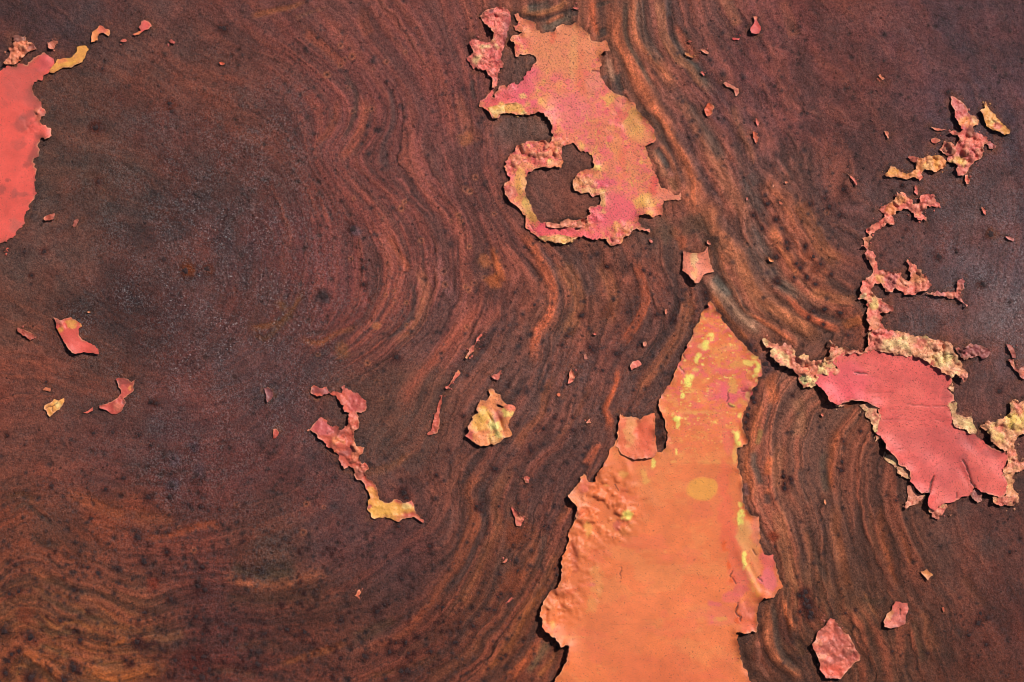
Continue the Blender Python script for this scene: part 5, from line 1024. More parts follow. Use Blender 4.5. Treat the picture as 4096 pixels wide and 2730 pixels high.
# ---- veins of crust above it
patch('paint_vein', T('B4', [(1092,150),(1130,190),(1170,172),(1180,210),(1225,225),(1238,262),(1290,255),(1302,215),(1330,170),(1390,170),(1430,190),(1452,230),(1482,270),(1460,300),(1410,280),(1372,290),(1340,320),(1312,350),(1340,380),(1362,395),(1300,397),(1250,360),(1200,320),(1140,310),(1100,330),(1082,350),(1050,370),(1078,445),(1010,440),(960,480),(900,510),(862,540),(880,570),(850,600),(832,630),(852,670),(880,700),(900,750),(932,790),(942,840),(1000,862),(1050,872),(1138,880),(1152,920),(1200,950),(1238,910),(1205,860),(1190,762),(1212,790),(1270,820),(1312,880),(1370,930),(1402,980),(1370,1020),(1330,1050),(1260,1075),(1180,1065),(1110,1020),(1080,1000),(1062,1040),(1020,1050),(980,1010),(950,980),(900,970),(880,1000),(872,1040),(900,1062),(940,1110),(980,1160),(1050,1190),(1062,1220),(1000,1240),(940,1247),(950,1290),(970,1340),(992,1380),(960,1400),(900,1400),(872,1388),(838,1390),(852,1350),(830,1270),(820,1240),(845,1190),(822,1140),(750,1110),(790,1062),(768,1020),(790,950),(830,920),(872,900),(880,860),(860,810),(820,760),(822,700),(842,660),(768,640),(802,610),(788,570),(832,550),(838,480),(900,440),(962,420),(970,380),(985,350),(950,312),(950,272),(1000,270),(1040,258),(1080,230),(1102,200)]),
      z0=4, step=4, col=(236,122,102), crumb=7, cscale=23, relief=5, rscale=34, edge=4, ew=8, jag=5, specks=.8, blotch=[((240,162,110), 50, .35, .6), (DIM, 36, .6, .5)],
      spots=[SP('B4',1050,310,26,(238,140,80),.9,20), SP('B4',1130,230,24,(238,156,88),.7,20), SP('B4',930,920,22,(242,174,104),.9,18), SP('B4',800,1090,20,(250,228,160),.9,16), SP('B4',890,1140,22,(248,210,130),.9,30), SP('B4',900,1300,26,(240,160,120),.8,30), SP('B4',1030,950,26,(186,100,98),.8,34), SP('B4',1290,950,26,(240,156,104),.7,18), SP('B4',1170,970,30,(242,160,120),.7,16), SP('B4',1400,230,26,(196,96,88),.6,20), SP('B4',1000,1200,24,(176,98,90),.7,14)],
      lifts=[S_('B4',840,1360)+(40,8), S_('B4',1050,1050)+(20,7), S_('B4',770,640)+(20,7), S_('B4',840,1250)+(30,6)], label='long knobbly pink vein of paint climbing from the red patch to a hooked tip', cat='paint vein')
patch('paint_vein', T('B4', [(1350,1052),(1400,1062),(1460,1048),(1500,1062),(1530,1042),(1580,1050),(1632,1050),(1640,980),(1672,930),(1700,950),(1695,1020),(1662,1080),(1680,1120),(1732,1170),(1720,1182),(1670,1135),(1640,1100),(1560,1105),(1510,1082),(1440,1085),(1380,1080)]),
      z0=3, step=3.5, col=(190,104,96), crumb=6, cscale=18, edge=2, ew=8, jag=3, specks=.6, spots=[SP('B4',1580,1070,24,(238,140,112),.9,14), SP('B4',1645,1040,10,(236,130,104),.8,20)], label='thin dull pink tail of paint trailing right towards the grey rust', cat='paint vein')
patch('paint_chip', T('B4', [(1258,92),(1275,100),(1292,150),(1282,180),(1255,158)]), z0=4, step=3.5, col=(224,114,98), edge=2, ew=6, jag=2, label='small pink chip just above the hooked top of the long vein', cat='paint chip')
patch('paint_cluster', T('A4', [(1580,865),(1640,890),(1700,940),(1735,980),(1725,1010),(1750,1040),(1800,1050),(1832,1080),(1820,1120),(1772,1140),(1780,1190),(1850,1200),(1900,1230),(1912,1270),(1870,1310),(1872,1370),(1850,1420),(1800,1440),(1760,1480),(1740,1530),(1690,1575),(1640,1575),(1620,1520),(1640,1480),(1590,1470),(1550,1450),(1560,1400),(1520,1380),(1480,1350),(1500,1310),(1520,1270),(1580,1290),(1620,1320),(1650,1260),(1640,1220),(1600,1210),(1560,1190),(1600,1180),(1650,1195),(1690,1170),(1660,1130),(1630,1090),(1610,1040),(1610,1000),(1590,940)]),
      z0=4, step=4, col=(226,118,104), crumb=3, cscale=22, relief=3, rscale=34, edge=3, ew=9, jag=3, specks=.6,
      zones=[Z('c','A4',1780,1300,70,9), Z('c','A4',1640,1400,60,9), Z('c','A4',1560,1330,40,8)], spots=[SP('A4',1660,990,30,(198,88,82),.8,60), SP('A4',1720,1100,40,(240,152,88),.9,22), SP('A4',1790,1080,14,HYE,.6), SP('A4',1640,1440,36,(248,200,110),.9,18), SP('A4',1800,1250,30,(236,126,100),.7,24), SP('A4',1760,1180,16,(150,80,74),.7,20), SP('A4',1700,1380,30,(170,84,80),.5)], lifts=[S_('A4',1610,1000)+(40,9), S_('A4',1640,1090)+(30,7)],
      label='crumbly pink cluster with a tall red point, upper right', cat='paint cluster')
patch('paint_flake', T('A4', [(1885,915),(1910,950),(1930,990),(1982,1030),(1992,1070),(2050,1120),(2112,1180),(2100,1205),(2060,1212),(2020,1190),(1950,1170),(1900,1130),(1880,1080),(1860,1030),(1830,995),(1880,975)]),
      z0=6, step=3.6, col=(240,164,88), relief=3, rscale=30, crumb=2, edge=3, ew=8, jag=2, specks=.4, zones=[Z('c','A4',1960,1120,24,7)], spots=[SP('A4',1960,1100,12,HYE,.8), SP('A4',1990,1130,20,(214,108,96),.8,14)], lifts=[S_('A4',1870,1040)+(30,9), S_('A4',2030,1190)+(24,7)], label='slanting yellow-orange flake to the right of the pink cluster, upper right', cat='paint flake')
patch('paint_flake', T('A4', [(995,1572),(1040,1490),(1080,1500),(1130,1540),(1180,1558),(1260,1530),(1285,1535),(1262,1500),(1270,1460),(1222,1450),(1195,1410),(1240,1400),(1300,1430),(1380,1400),(1450,1395),(1500,1400),(1540,1440),(1530,1500),(1480,1520),(1440,1545),(1380,1532),(1340,1525),(1315,1560),(1332,1592),(1300,1620),(1262,1590),(1200,1612),(1120,1600),(1040,1585)]),
      z0=4, step=3.8, col=(240,152,94), relief=3, rscale=30, crumb=4, edge=2, ew=8, jag=2.6, specks=.6, zones=[Z('c','A4',1400,1460,44,7)], spots=[SP('A4',1070,1550,34,(242,166,80),.9,22), SP('A4',1440,1460,24,(244,170,84),.9,24), SP('A4',1360,1490,20,(246,190,104),.8), SP('A4',1240,1420,20,(214,104,92),.8), SP('A4',1300,1580,16,(236,124,106),.8)], label='orange and pink ragged flake below and left of the crumbly pink cluster', cat='paint flake')
patch('paint_chip', T('A4', [(1408,1248),(1440,1238),(1482,1260),(1450,1285),(1415,1278)]), z0=4, step=3.5, col=(232,118,98), crumb=4, edge=2, ew=6, label='small pink lump left of the crumbly pink cluster', cat='paint chip')
patch('paint_chip', T('A4', [(1898,1282),(1940,1270),(1982,1310),(1970,1340),(1930,1330)]), z0=4, step=3.5, col=(196,108,100), crumb=5, edge=2, ew=6, label='dull pink lump right of the crumbly pink cluster', cat='paint chip')
patch('paint_sliver', T('A4', [(1403,1142),(1440,1152),(1500,1162),(1545,1160),(1500,1174),(1440,1168)]), z0=5, step=3.2, col=(230,126,96), edge=2, ew=6, jag=1, label='thin curved thread of paint pointing at the crumbly pink cluster', cat='paint sliver')

# ---- left edge
P1 = root('paint_patch', 60, 600, 'flat coral red patch cut by the left edge of the frame', 'paint patch')
patch('paint_skin', T('A1', [(-500,560),(-60,640),(0,628),(60,600),(130,600),(190,562),(250,590),(330,520),(372,480),(410,466),(450,490),(488,560),(470,620),(440,660),(380,712),(312,740),(295,780),(302,850),(340,890),(380,930),(398,980),(405,1040),(362,1085),(400,1120),(460,1150),(476,1190),(450,1240),(410,1252),(370,1240),(350,1300),(340,1400),(300,1430),(320,1500),(332,1560)]) + T('B1', [(330,50),(310,100),(342,165),(300,230),(260,300),(222,370),(210,440),(180,500),(120,552),(68,605),(0,612),(-500,640)]),
      z0=2.4, step=5, col=(236,98,84), relief=1.5, rscale=120, edge=1, ew=10, jag=5.5, specks=.5, wear=1.5,
      spots=[SP('A1',230,760,60,(176,88,80),.35,80), SP('A1',330,900,34,(150,84,76),.35,80), SP('A1',220,1110,36,(120,72,66),.35,24), SP('A1',270,1040,26,(130,76,68),.35,22), SP('A1',190,1290,34,(170,86,76),.35,24), SP('A1',330,1380,22,(130,72,66),.45,60), SP('A1',240,1480,14,(120,68,62),.35,12), SP('B1',330,120,12,(140,76,70),.35,50), SP('B1',75,50,10,(110,66,60),.35,8), SP('B1',10,130,20,(110,66,60),.35,12), SP('B1',130,170,16,(140,80,74),.35,16), SP('B1',200,180,18,(140,80,70),.35,8), SP('A1',420,540,34,(224,100,96),.9,34), SP('A1',150,640,60,(200,96,86),.35,14), SP('A1',400,1190,30,(228,104,88),.45,26), SP('B1',170,460,34,(196,110,96),.5,22), SP('A1',360,1050,18,(226,140,100),.45,24)],
      blotch=[((205,90,78), 40, .6, .5)], zones=[Z('c','A1',350,1040,26,8), Z('c','A1',290,1130,26,7), Z('b','A1',410,1190,28,9), Z('b','A1',420,540,30,8), Z('r','A1',250,1090,30,5)], lifts=[S_('A1',430,1240)+(20,8)], parent=P1)
patch('crust', T('A1', [(128,382),(180,385),(240,370),(300,400),(332,440),(290,462),(250,490),(200,540),(140,580),(60,582),(48,570),(100,500),(92,440),(128,412)]), z0=4, step=3.8, col=(232,136,98), crumb=9, cscale=17, relief=3, rscale=30, edge=2, ew=8, specks=.6, spots=[SP('A1',310,430,16,(130,76,70),.8,12)], parent=P1, label='crumbly orange crust at the top edge')
patch('crust', T('A1', [(128,330),(170,322),(230,345),(240,370),(180,380),(140,372)]), z0=3, step=3.8, col=(128,76,66), crumb=4, parent=P1)
patch('paint_chip', T('A1', [(428,385),(470,378),(522,375),(500,420),(490,452),(450,442)]), z0=5, step=3.5, col=(226,130,100), crumb=5, edge=3, ew=6, label='small crumbly tan chip between the coral patch and the yellow crescent, top left', cat='paint chip')
patch('paint_flake', T('A1', [(448,650),(490,590),(522,540),(600,525),(652,518),(690,470),(692,425),(740,415),(782,422),(794,450),(770,502),(742,560),(690,580),(640,606),(580,610),(520,640),(488,660)]),
      z0=6, step=3.8, col=(242,166,84), relief=2, edge=2, ew=8, jag=2, specks=.4, spots=[SP('A1',560,560,26,(236,120,84),.6,16), SP('A1',620,585,40,(246,186,80),.6,12)], label='smooth yellow-orange crescent flake touching the coral patch, top left', cat='paint flake')
patch('paint_flake', T('A1', [(823,387),(820,330),(828,295),(870,270),(902,234),(930,240),(950,262),(990,275),(997,310),(980,332),(960,320),(935,303),(900,312),(880,337),(882,365),(850,377)]),
      z0=6, step=3.5, col=(240,146,90), relief=2, edge=3, ew=8, jag=2, specks=.4, spots=[SP('A1',920,260,18,(232,108,92),.7)], label='small arch-shaped orange flake near the top left', cat='paint flake')
patch('paint_flake', T('A1', [(1245,250),(1260,228),(1270,200),(1300,183),(1340,200),(1362,240),(1330,265),(1300,275),(1275,292),(1220,322),(1198,316),(1240,290),(1265,280)]),
      z0=6, step=3.5, col=(226,98,88), relief=2, edge=3, ew=8, jag=1.5, specks=.3, spots=[SP('A1',1230,305,18,(242,140,88),.9,8)], label='pink petal flake with a short orange tail at the top left', cat='paint flake')
patch('paint_flake', T('B1', [(480,1275),(550,1302),(600,1280),(640,1278),(690,1308),(730,1330),(742,1360),(705,1388),(708,1430),(740,1480),(800,1500),(850,1530),(886,1568),(892,1600),(885,1610),(820,1595),(750,1585),(690,1602),(650,1600),(620,1560),(580,1500),(552,1450),(528,1400),(505,1370),(515,1330)]),
      z0=7, step=4, col=(226,96,82), relief=1.5, edge=3, ew=10, jag=1.8, specks=.35, zones=[Z('c','B1',570,1330,26,6)], spots=[SP('B1',640,1330,30,(236,168,84),.85,16), SP('B1',550,1390,12,(240,170,80),.8,14), SP('B1',540,1310,20,(176,96,84),.8,14)], lifts=[S_('B1',640,1590)+(34,12), S_('B1',850,1560)+(30,8)], label='red angular flake with a yellow streak on its top end, left side', cat='paint flake')
patch('paint_chip', T('B1', [(160,1368),(200,1380),(240,1400),(300,1430),(312,1460),(275,1490),(240,1450),(190,1420),(168,1400)]), z0=3, step=3.5, col=(176,86,68), crumb=3, edge=1, ew=6, jag=2, label='dull red-brown chip left of the red angular flake', cat='paint chip')
patch('paint_flake', T('C1', [(405,530),(410,500),(450,480),(488,436),(530,450),(575,430),(580,465),(550,500),(540,532),(490,560),(450,602),(430,562)]), z0=5, step=3.6, col=(242,166,88), relief=3, rscale=30, edge=3, ew=8, jag=2, specks=.4, cracks=[(2.2, 3, T('C1', [(420,520),(470,510),(520,470)])), (2.0, 3, T('C1', [(470,510),(480,560)]))], spots=[SP('C1',520,490,18,HYE,.7)], label='small yellow leaf-shaped flake, lower left', cat='paint flake')
patch('paint_chip', T('C1', [(385,360),(410,336),(460,350),(452,372)]), z0=4, step=3.2, col=(240,136,92), edge=2, ew=6, jag=1, label='small orange chip just above the yellow leaf-shaped flake', cat='paint chip')
patch('paint_flake', T('C1', [(1038,262),(1060,248),(1100,250),(1150,260),(1180,290),(1218,265),(1200,310),(1196,360),(1150,400),(1112,435),(1130,470),(1100,540),(1040,580),(1000,577),(970,545),(900,520),(888,495),(940,490),(1000,465),(1060,430),(1092,390),(1080,340),(1060,300)]),
      z0=4, step=3.6, col=(206,92,78), relief=3, rscale=40, edge=4, ew=8, jag=2, specks=.3, rust=.32, zones=[Z('b','C1',1060,510,26,8)], spots=[SP('C1',1065,505,14,(240,140,110),.7), SP('C1',1170,350,8,(240,150,90),.9,12), SP('C1',1120,290,34,(140,70,62),.7,16)], label='curled red S-shaped flake, left of centre low', cat='paint flake')
patch('paint_sliver', T('C1', [(745,565),(790,545),(835,513),(832,545),(780,573)]), z0=4, step=3.2, col=(226,110,90), edge=2, ew=6, jag=1, label='pink sliver at the lower left tip of the curled S-shaped flake', cat='paint sliver')
# ---- the vein in the left middle
patch('paint_vein', T('C2', [(508,720),(550,702),(590,650),(640,598),(672,620),(700,670),(740,700),(770,688),(800,720),(850,715),(880,690),(884,640),(890,590),(892,562),(850,555),(840,500),(800,460),(770,420),(720,393),(700,400),(640,408),(590,417),(563,390),(552,370),(570,333),(620,340),(680,348),(712,375),(760,370),(792,380),(828,388),(824,350),(845,317),(862,350),(900,370),(952,390),(1022,430),(1046,480),(1040,540),(1002,565),(962,560),(966,610),(988,650),(972,690),(930,730),(918,790),(940,842),(980,868),(1027,875),(1002,920),(990,960),(1002,1008),(1050,1010),(1062,1060),(1040,1110),(1062,1160),(1110,1200),(1142,1240),(1140,1290),(1170,1340),(1220,1362),(1270,1360),(1320,1333),(1370,1360),(1400,1372),(1452,1348),(1470,1400),(1480,1450),(1520,1490),(1558,1537),(1520,1530),(1460,1500),(1400,1510),(1340,1532),(1300,1522),(1270,1490),(1210,1495),(1120,1512),(1080,1470),(1055,1430),(1053,1380),(1080,1320),(1075,1260),(1040,1240),(1030,1200),(1000,1172),(950,1150),(935,1110),(928,1050),(880,1045),(852,1067),(820,1040),(805,980),(788,920),(730,890),(690,860),(660,800),(630,797),(590,750),(550,735)]),
      z0=4, step=4, col=(212,100,78), relief=6, rscale=40, edge=5, ew=9, jag=4, specks=.45, blotch=[((184,86,76), 50, .3, .6), ((238,136,92), 46, .5, .6)],
      zones=[Z('c','C2',880,850,70,7), Z('c','C2',960,980,60,6), Z('c','C2',990,1080,40,5), Z('c','C2',920,660,40,6), Z('c','C2',950,470,50,4), Z('b','C2',790,850,24,8), Z('e','C2',700,740,50,6,.9,.4), Z('b','C2',1430,1410,22,7)],
      spots=[SP('C2',1200,1420,80,(244,176,86),1,40), SP('C2',1110,1300,26,(242,160,84),1,40), SP('C2',1340,1420,60,(244,172,88),.95,30), SP('C2',1400,1400,16,HYE,.6), SP('C2',1075,1405,9,(196,96,86),.9), SP('C2',640,700,44,(206,96,96),.7,30), SP('C2',960,480,50,(196,90,84),.8,40), SP('C2',640,370,40,(150,80,74),.8,14), SP('C2',800,740,34,(150,76,68),.6,20), SP('C2',860,930,36,(160,82,74),.7,14), SP('C2',980,1110,22,(150,78,70),.6,20), SP('C2',780,820,22,(240,140,90),.8,14), SP('C2',960,940,24,(240,140,96),.7,40), SP('C2',1490,1500,24,(236,124,84),.8,10)],
      lifts=[S_('C2',600,780)+(24,5), S_('C2',840,540)+(24,5)], label='branching rusty pink vein that ends in a yellow foot, left of centre', cat='paint vein')
patch('paint_flake', T('G2', [(1068,308),(1130,290),(1190,325),(1215,370),(1260,392),(1310,402),(1335,440),(1350,500),(1400,570),(1460,618),(1560,623),(1612,650),(1642,700),(1620,770),(1570,862),(1502,940),(1488,1030),(1492,1110),(1550,1200),(1567,1262),(1480,1310),(1400,1322),(1330,1382),(1250,1432),(1175,1467),(1120,1433),(1062,1477),(980,1480),(900,1492),(840,1450),(760,1400),(700,1347),(620,1292),(592,1268),(620,1220),(667,1165),(638,1130),(628,1080),(680,1010),(732,930),(718,880),(790,830),(852,790),(818,720),(833,650),(880,592),(893,515),(960,537),(1010,542),(1060,480),(1097,420),(1078,350)]),
      holes=[T('G2', [(1232,610),(1290,615),(1350,650),(1420,685),(1330,690),(1260,672)])], z0=8, step=3.6, col=(240,146,92), relief=3.5, rscale=46, edge=3, ew=9, jag=1.6, specks=.85, blotch=[((246,170,88), 60, .25, .8)],
      spots=[SP('G2',1230,1120,26,(252,232,140),.95,38), SP('G2',1470,780,26,(248,214,120),.9,18), SP('G2',960,820,26,(246,200,100),.7), SP('G2',850,980,34,(244,184,90),.7), SP('G2',1260,850,20,(190,96,86),.7,22), SP('G2',650,1240,20,(206,84,84),.7), SP('G2',1150,1370,24,(246,190,120),.7,16), SP('G2',1560,670,24,(232,112,84),.8)],
      zones=[Z('e','G2',1240,1110,38,15,1.25,.38), Z('e','G2',1440,880,44,15,1.9,.40), Z('e','G2',1300,980,44,-10,1.2,.22), Z('e','G2',1100,900,30,-8,1.0,.2), Z('b','G2',950,850,24,6), Z('b','G2',1150,1370,18,8), Z('b','G2',780,1230,22,6), Z('r','G2',850,1100,40,4), Z('e','G2',1080,1370,16,-7,1.5,.3)],
      lifts=[S_('G2',640,1120)+(34,13), S_('G2',850,1460)+(40,9), S_('G2',1000,500)+(40,7), S_('G2',830,740)+(16,7)], label='yellow-orange crinkled flake with two bright ridges, centre', cat='paint flake')

# ---- right bottom flakes
patch('paint_flake', T('D4', [(500,988),(540,1000),(560,1050),(590,1080),(620,1122),(662,1133),(690,1190),(720,1260),(760,1320),(767,1360),(720,1392),(680,1430),(635,1472),(612,1500),(590,1532),(530,1530),(470,1522),(430,1480),(400,1450),(400,1390),(370,1300),(345,1262),(333,1220),(370,1180),(380,1130),(420,1090),(460,1050),(475,1010)]),
      z0=7, step=3.8, col=(226,114,92), relief=3, rscale=40, edge=3, ew=10, jag=2, specks=.5, blotch=[((176,92,78), 36, .15, .75), ((240,134,100), 44, .4, .6)], crumb=2, cscale=18,
      spots=[SP('D4',550,1450,44,(238,104,80),.9,24), SP('D4',430,1330,34,(238,146,110),.8,10), SP('D4',640,1250,40,(176,88,76),.6,50), SP('D4',380,1200,18,(242,150,110),.7), SP('D4',560,1060,14,(160,70,54),.8,24)], zones=[Z('e','D4',470,1370,50,6,.6,.3), Z('b','D4',600,1300,10,-9), Z('c','D4',690,1260,34,5), Z('e','D4',530,1090,30,-7,1.4,.3)],
      lifts=[S_('D4',350,1230)+(34,12), S_('D4',480,1510)+(34,10), S_('D4',390,1360)+(30,7)], label='biggest loose red flake, mottled with rust, bottom right', cat='paint flake')
patch('paint_flake', T('D4', [(1060,882),(1085,845),(1130,847),(1190,860),(1202,910),(1175,980),(1170,1040),(1110,1066),(1060,1072),(1020,1070),(985,1062),(980,1020),(1000,960),(1050,920)]),
      z0=6, step=3.6, col=(216,110,92), relief=3, rscale=36, edge=3, ew=9, jag=2, specks=.4, blotch=[((170,88,78), 36, .35, .6)], spots=[SP('D4',1020,970,20,(240,160,100),.8,26), SP('D4',1050,1040,30,(240,136,110),.7,10)], cracks=[(2.6, 4, T('D4', [(1133,910),(1130,960)]))], lifts=[S_('D4',1000,1060)+(30,8)], label='dull red oval flake up and right of the biggest loose red flake', cat='paint flake')
patch('paint_chip', T('D4', [(1308,570),(1340,572),(1365,550),(1390,580),(1420,605),(1390,625),(1375,652),(1350,620),(1322,600)]), z0=6, step=3.2, col=(242,156,92), relief=3, edge=3, ew=6, jag=1.5, label='small yellow star-shaped chip, right side below the red patch', cat='paint chip')
# ---- pieces by the right edge of the frame
patch('paint_crust', T('G3', [(556,360),(600,332),(660,338),(740,362),(800,390),(810,420),(780,465),(720,485),(690,450),(640,470),(580,480),(530,500),(500,470),(450,380),(480,365),(500,400)]), z0=3, step=4, col=(148,84,82), crumb=7, cscale=17, relief=3, rscale=30, edge=1, ew=8, jag=3, rust=.35, spots=[SP('G3',560,430,8,(238,140,130),.9), SP('G3',465,390,7,(236,120,110),.9,18), SP('G3',700,380,40,(156,84,78),.6,12)], label='dusky pink crust behind the top right rim of the red patch', cat='paint crust')
patch('paint_sliver', T('G3', [(980,340),(1010,335),(1040,370),(1070,430),(1075,470),(1045,470),(1010,410)]), z0=3, step=3.6, col=(176,96,84), crumb=3, edge=2, ew=6, jag=2, label='upper of two dull slivers above the far right crust', cat='paint sliver')
patch('paint_sliver', T('G3', [(995,495),(1040,490),(1065,540),(1080,580),(1110,600),(1140,570),(1180,560),(1260,600),(1260,700),(1150,700),(1115,670),(1110,640),(1060,600),(1020,550)]), z0=4, step=3.6, col=(190,104,88), crumb=5, edge=2, ew=6, jag=2, spots=[SP('G3',1160,630,20,(236,124,100),.9,24)], label='lower forked sliver with a pink lump at the right edge of the frame', cat='paint sliver')
patch('paint_flake', T('H1', [(440,270),(470,262),(500,275),(495,320),(520,370),(555,420),(560,480),(530,530),(470,546),(410,535),(382,490),(390,440),(440,390),(455,340)]), z0=7, step=3, col=(208,84,76), relief=1.5, edge=2, ew=8, jag=1, specks=.2, spots=[SP('H1',470,292,8,(240,140,104),.9)], lifts=[S_('H1',400,500)+(20,6)], label='teardrop-shaped red flake near the top, right of centre', cat='paint flake')

# ---- slivers in the middle
def sliver(t, pts, label, col=(226,112,92), cat='paint sliver', name='paint_sliver', **k):
    a = dict(z0=2.6, step=3.2, col=col, relief=3, rscale=24, crumb=2, cscale=14, edge=4, ew=6, jag=2.4, specks=.35)
    a.update(k)
    return patch(name, T(t, pts), label=label, cat=cat, **a)
sliver('G1', [(413,492),(440,450),(460,430),(500,350),(520,310),(555,303),(560,320),(540,372),(505,410),(470,440),(460,475),(440,512)], 'short pink sliver with a yellow bead at its lower end, above the first long sliver', spots=[SP('G1',435,492,8,(240,168,110),.9)])
sliver('G1', [(555,300),(575,250),(600,195),(650,140),(662,150),(625,205),(595,250),(568,300)], 'threadlike pink sliver above the one with the yellow bead')
sliver('G1', [(308,675),(346,720),(330,750),(262,832),(222,880),(130,958),(123,945),(180,880),(230,780),(270,720)], 'broad pink sliver slanting up right, left of the crinkled yellow flake', spots=[SP('G1',322,700,8,(240,150,100),.8)])
sliver('C2', [(1722,408),(1712,480),(1694,600),(1696,700),(1684,738),(1602,767),(1588,757),(1625,710),(1650,620),(1680,500)], 'longest thin pink sliver, upright, left of the crinkled yellow flake', col=(206,98,78))
sliver('G1', [(808,770),(880,740),(957,673),(920,770),(902,815),(850,812)], 'pink wedge chip just above the crinkled yellow flake', cat='paint chip', name='paint_chip')
sliver('G1', [(1995,648),(2040,710),(2057,782),(2032,840),(1990,880),(1943,877),(1980,790),(1973,720)], 'pink kite-shaped chip right of the crinkled yellow flake', cat='paint chip', name='paint_chip', spots=[SP('G1',2010,760,10,(242,160,120),.7)])
sliver('C3', [(1168,150),(1188,105),(1240,98),(1267,130),(1242,150),(1200,158),(1182,182)], 'pink hooked chip left of the top of the big orange patch', cat='paint chip', name='paint_chip', col=(236,124,106))
sliver('C3', [(103,1408),(150,1430),(180,1480),(220,1505),(192,1545),(185,1575),(145,1577),(130,1510)], 'pink boot-shaped chip left of the widest part of the big orange patch', cat='paint chip', name='paint_chip', spots=[SP('C3',170,1500,14,(242,150,110),.7)])
sliver('A3', [(1830,985),(1868,933),(1905,960),(1902,1020),(1862,1052),(1840,1030)], 'orange rounded chip on the banded rust right of the ring-ended patch', cat='paint chip', name='paint_chip', col=(228,104,68), crumb=0)
sliver('A3', [(1998,752),(2020,742),(2045,755),(2070,768),(2110,780),(2135,795),(2147,840),(2112,862),(2092,812),(2062,785),(2022,780)], 'bent pink worm-like sliver with a dark shadow, upper right of centre', col=(232,126,108))
sliver('B4', [(655,-12),(690,10),(730,50),(745,90),(742,102),(715,60),(680,25)], 'fine curled pink sliver left of the ragged orange flake, upper right', col=(214,108,90))
sliver('B4', [(1710,2),(1735,0),(1745,50),(1742,82),(1718,88),(1708,45)], 'upright pink chip right of the ragged orange flake, upper right', cat='paint chip', name='paint_chip')
sliver('B4', [(1855,292),(1880,298),(1900,330),(1895,360),(1870,345)], 'small orange chip right of the hooked top of the long vein', cat='paint chip', name='paint_chip')
sliver('B4', [(2072,555),(2110,550),(2148,580),(2140,600),(2100,580)], 'pale pink chip on the grey rust near the right edge', cat='paint chip', name='paint_chip', col=(216,130,118))
sliver('E1', [(1685,885),(1705,888),(1718,915),(1722,950),(1700,957),(1690,930)], 'upright orange bar chip, the lower one right of centre near the top', cat='paint chip', name='paint_chip', col=(230,112,80))
sliver('E1', [(1700,790),(1712,792),(1725,815),(1722,838),(1710,828)], 'small pink comma chip just above the upright orange bar chip', cat='paint chip', name='paint_chip')
sliver('E1', [(1330,332),(1350,330),(1395,355),(1388,368),(1350,350)], 'pink dash on the banded rust, upper centre right', col=(226,116,94))
sliver('E1', [(1232,355),(1245,358),(1290,385),(1284,392),(1250,380)], 'yellow-orange dash on the banded rust, beside the pink dash', col=(240,150,84))
sliver('E1', [(1548,262),(1570,254),(1600,260),(1590,272),(1560,272)], 'bright red dash left of the teardrop-shaped flake', col=(240,84,80))
sliver('E1', [(485,52),(500,48),(525,58),(515,67),(495,64)], 'pink chip in the swirl at the very top centre', cat='paint chip', name='paint_chip')
sliver('E1', [(1255,275),(1268,272),(1275,284),(1262,288)], 'pink dot between the two groups of dashes on the banded rust', cat='paint chip', name='paint_chip')
sliver('E1', [(1337,485),(1346,482),(1365,502),(1358,508)], 'short thin pink dash below the yellow-orange dash', col=(226,110,96))
sliver('E2', [(826,742),(842,740),(885,770),(880,785),(860,780),(835,762)], 'orange seed-shaped chip in the middle of the right hand bands', cat='paint chip', name='paint_chip', col=(244,146,88), crumb=0)
sliver('E2', [(920,240),(940,236),(966,260),(955,268),(930,260)], 'orange dash chip at the top of the right hand bands', cat='paint chip', name='paint_chip', col=(240,124,88), crumb=0)
sliver('E2', [(980,62),(1000,56),(1015,68),(1005,82),(985,80)], 'round salmon dot above the orange dash chip', cat='paint chip', name='paint_chip', col=(232,112,84), crumb=0)
sliver('E2', [(868,80),(880,78),(888,100),(878,116),(870,104)], 'upright salmon dot left of the round salmon dot', cat='paint chip', name='paint_chip', col=(226,104,78), crumb=0)
sliver('E2', [(638,208),(650,204),(656,222),(644,230)], 'pink dot in the dark band left of the salmon dots', cat='paint chip', name='paint_chip', crumb=0)
sliver('E2', [(286,592),(298,586),(308,604),(320,630),(305,622),(290,612)], 'pink bead at the dark edge above the star-shaped flake', cat='paint chip', name='paint_chip', crumb=0)
sliver('C4', [(440,1340),(458,1338),(468,1370),(458,1395),(445,1370)], 'orange seed-shaped chip left of the foot of the red patch', cat='paint chip', name='paint_chip', col=(240,132,84), crumb=0)
sliver('C4', [(418,575),(438,572),(448,592),(432,602)], 'orange bead under the deep shadow of the red patch', cat='paint chip', name='paint_chip', col=(240,128,96), crumb=0)
sliver('C4', [(1562,1466),(1578,1475),(1595,1470),(1580,1488)], 'tiny orange chip below the foot of the red patch', cat='paint chip', name='paint_chip', crumb=0)
sliver('C3', [(768,655),(798,618),(818,655)], 'small pink triangle left of the torn flap', cat='paint chip', name='paint_chip')
sliver('C3', [(240,1125),(268,1148),(255,1178),(232,1188),(212,1158)], 'pink rhombus chip above the boot-shaped chip', cat='paint chip', name='paint_chip')
sliver('C3', [(752,45),(775,40),(778,72),(762,84)], 'pale pink oval dot right of the kite-shaped chip', cat='paint chip', name='paint_chip', col=(236,146,124), crumb=0)
sliver('C3', [(508,400),(528,385),(545,405),(525,418)], 'tiny orange triangle right of the crinkled yellow flake', cat='paint chip', name='paint_chip', col=(236,122,84), crumb=0)
sliver('B3', [(820,1425),(850,1412),(860,1425),(840,1440)], 'small pink bird-shaped dot below the ring-ended patch', cat='paint chip', name='paint_chip', crumb=0)
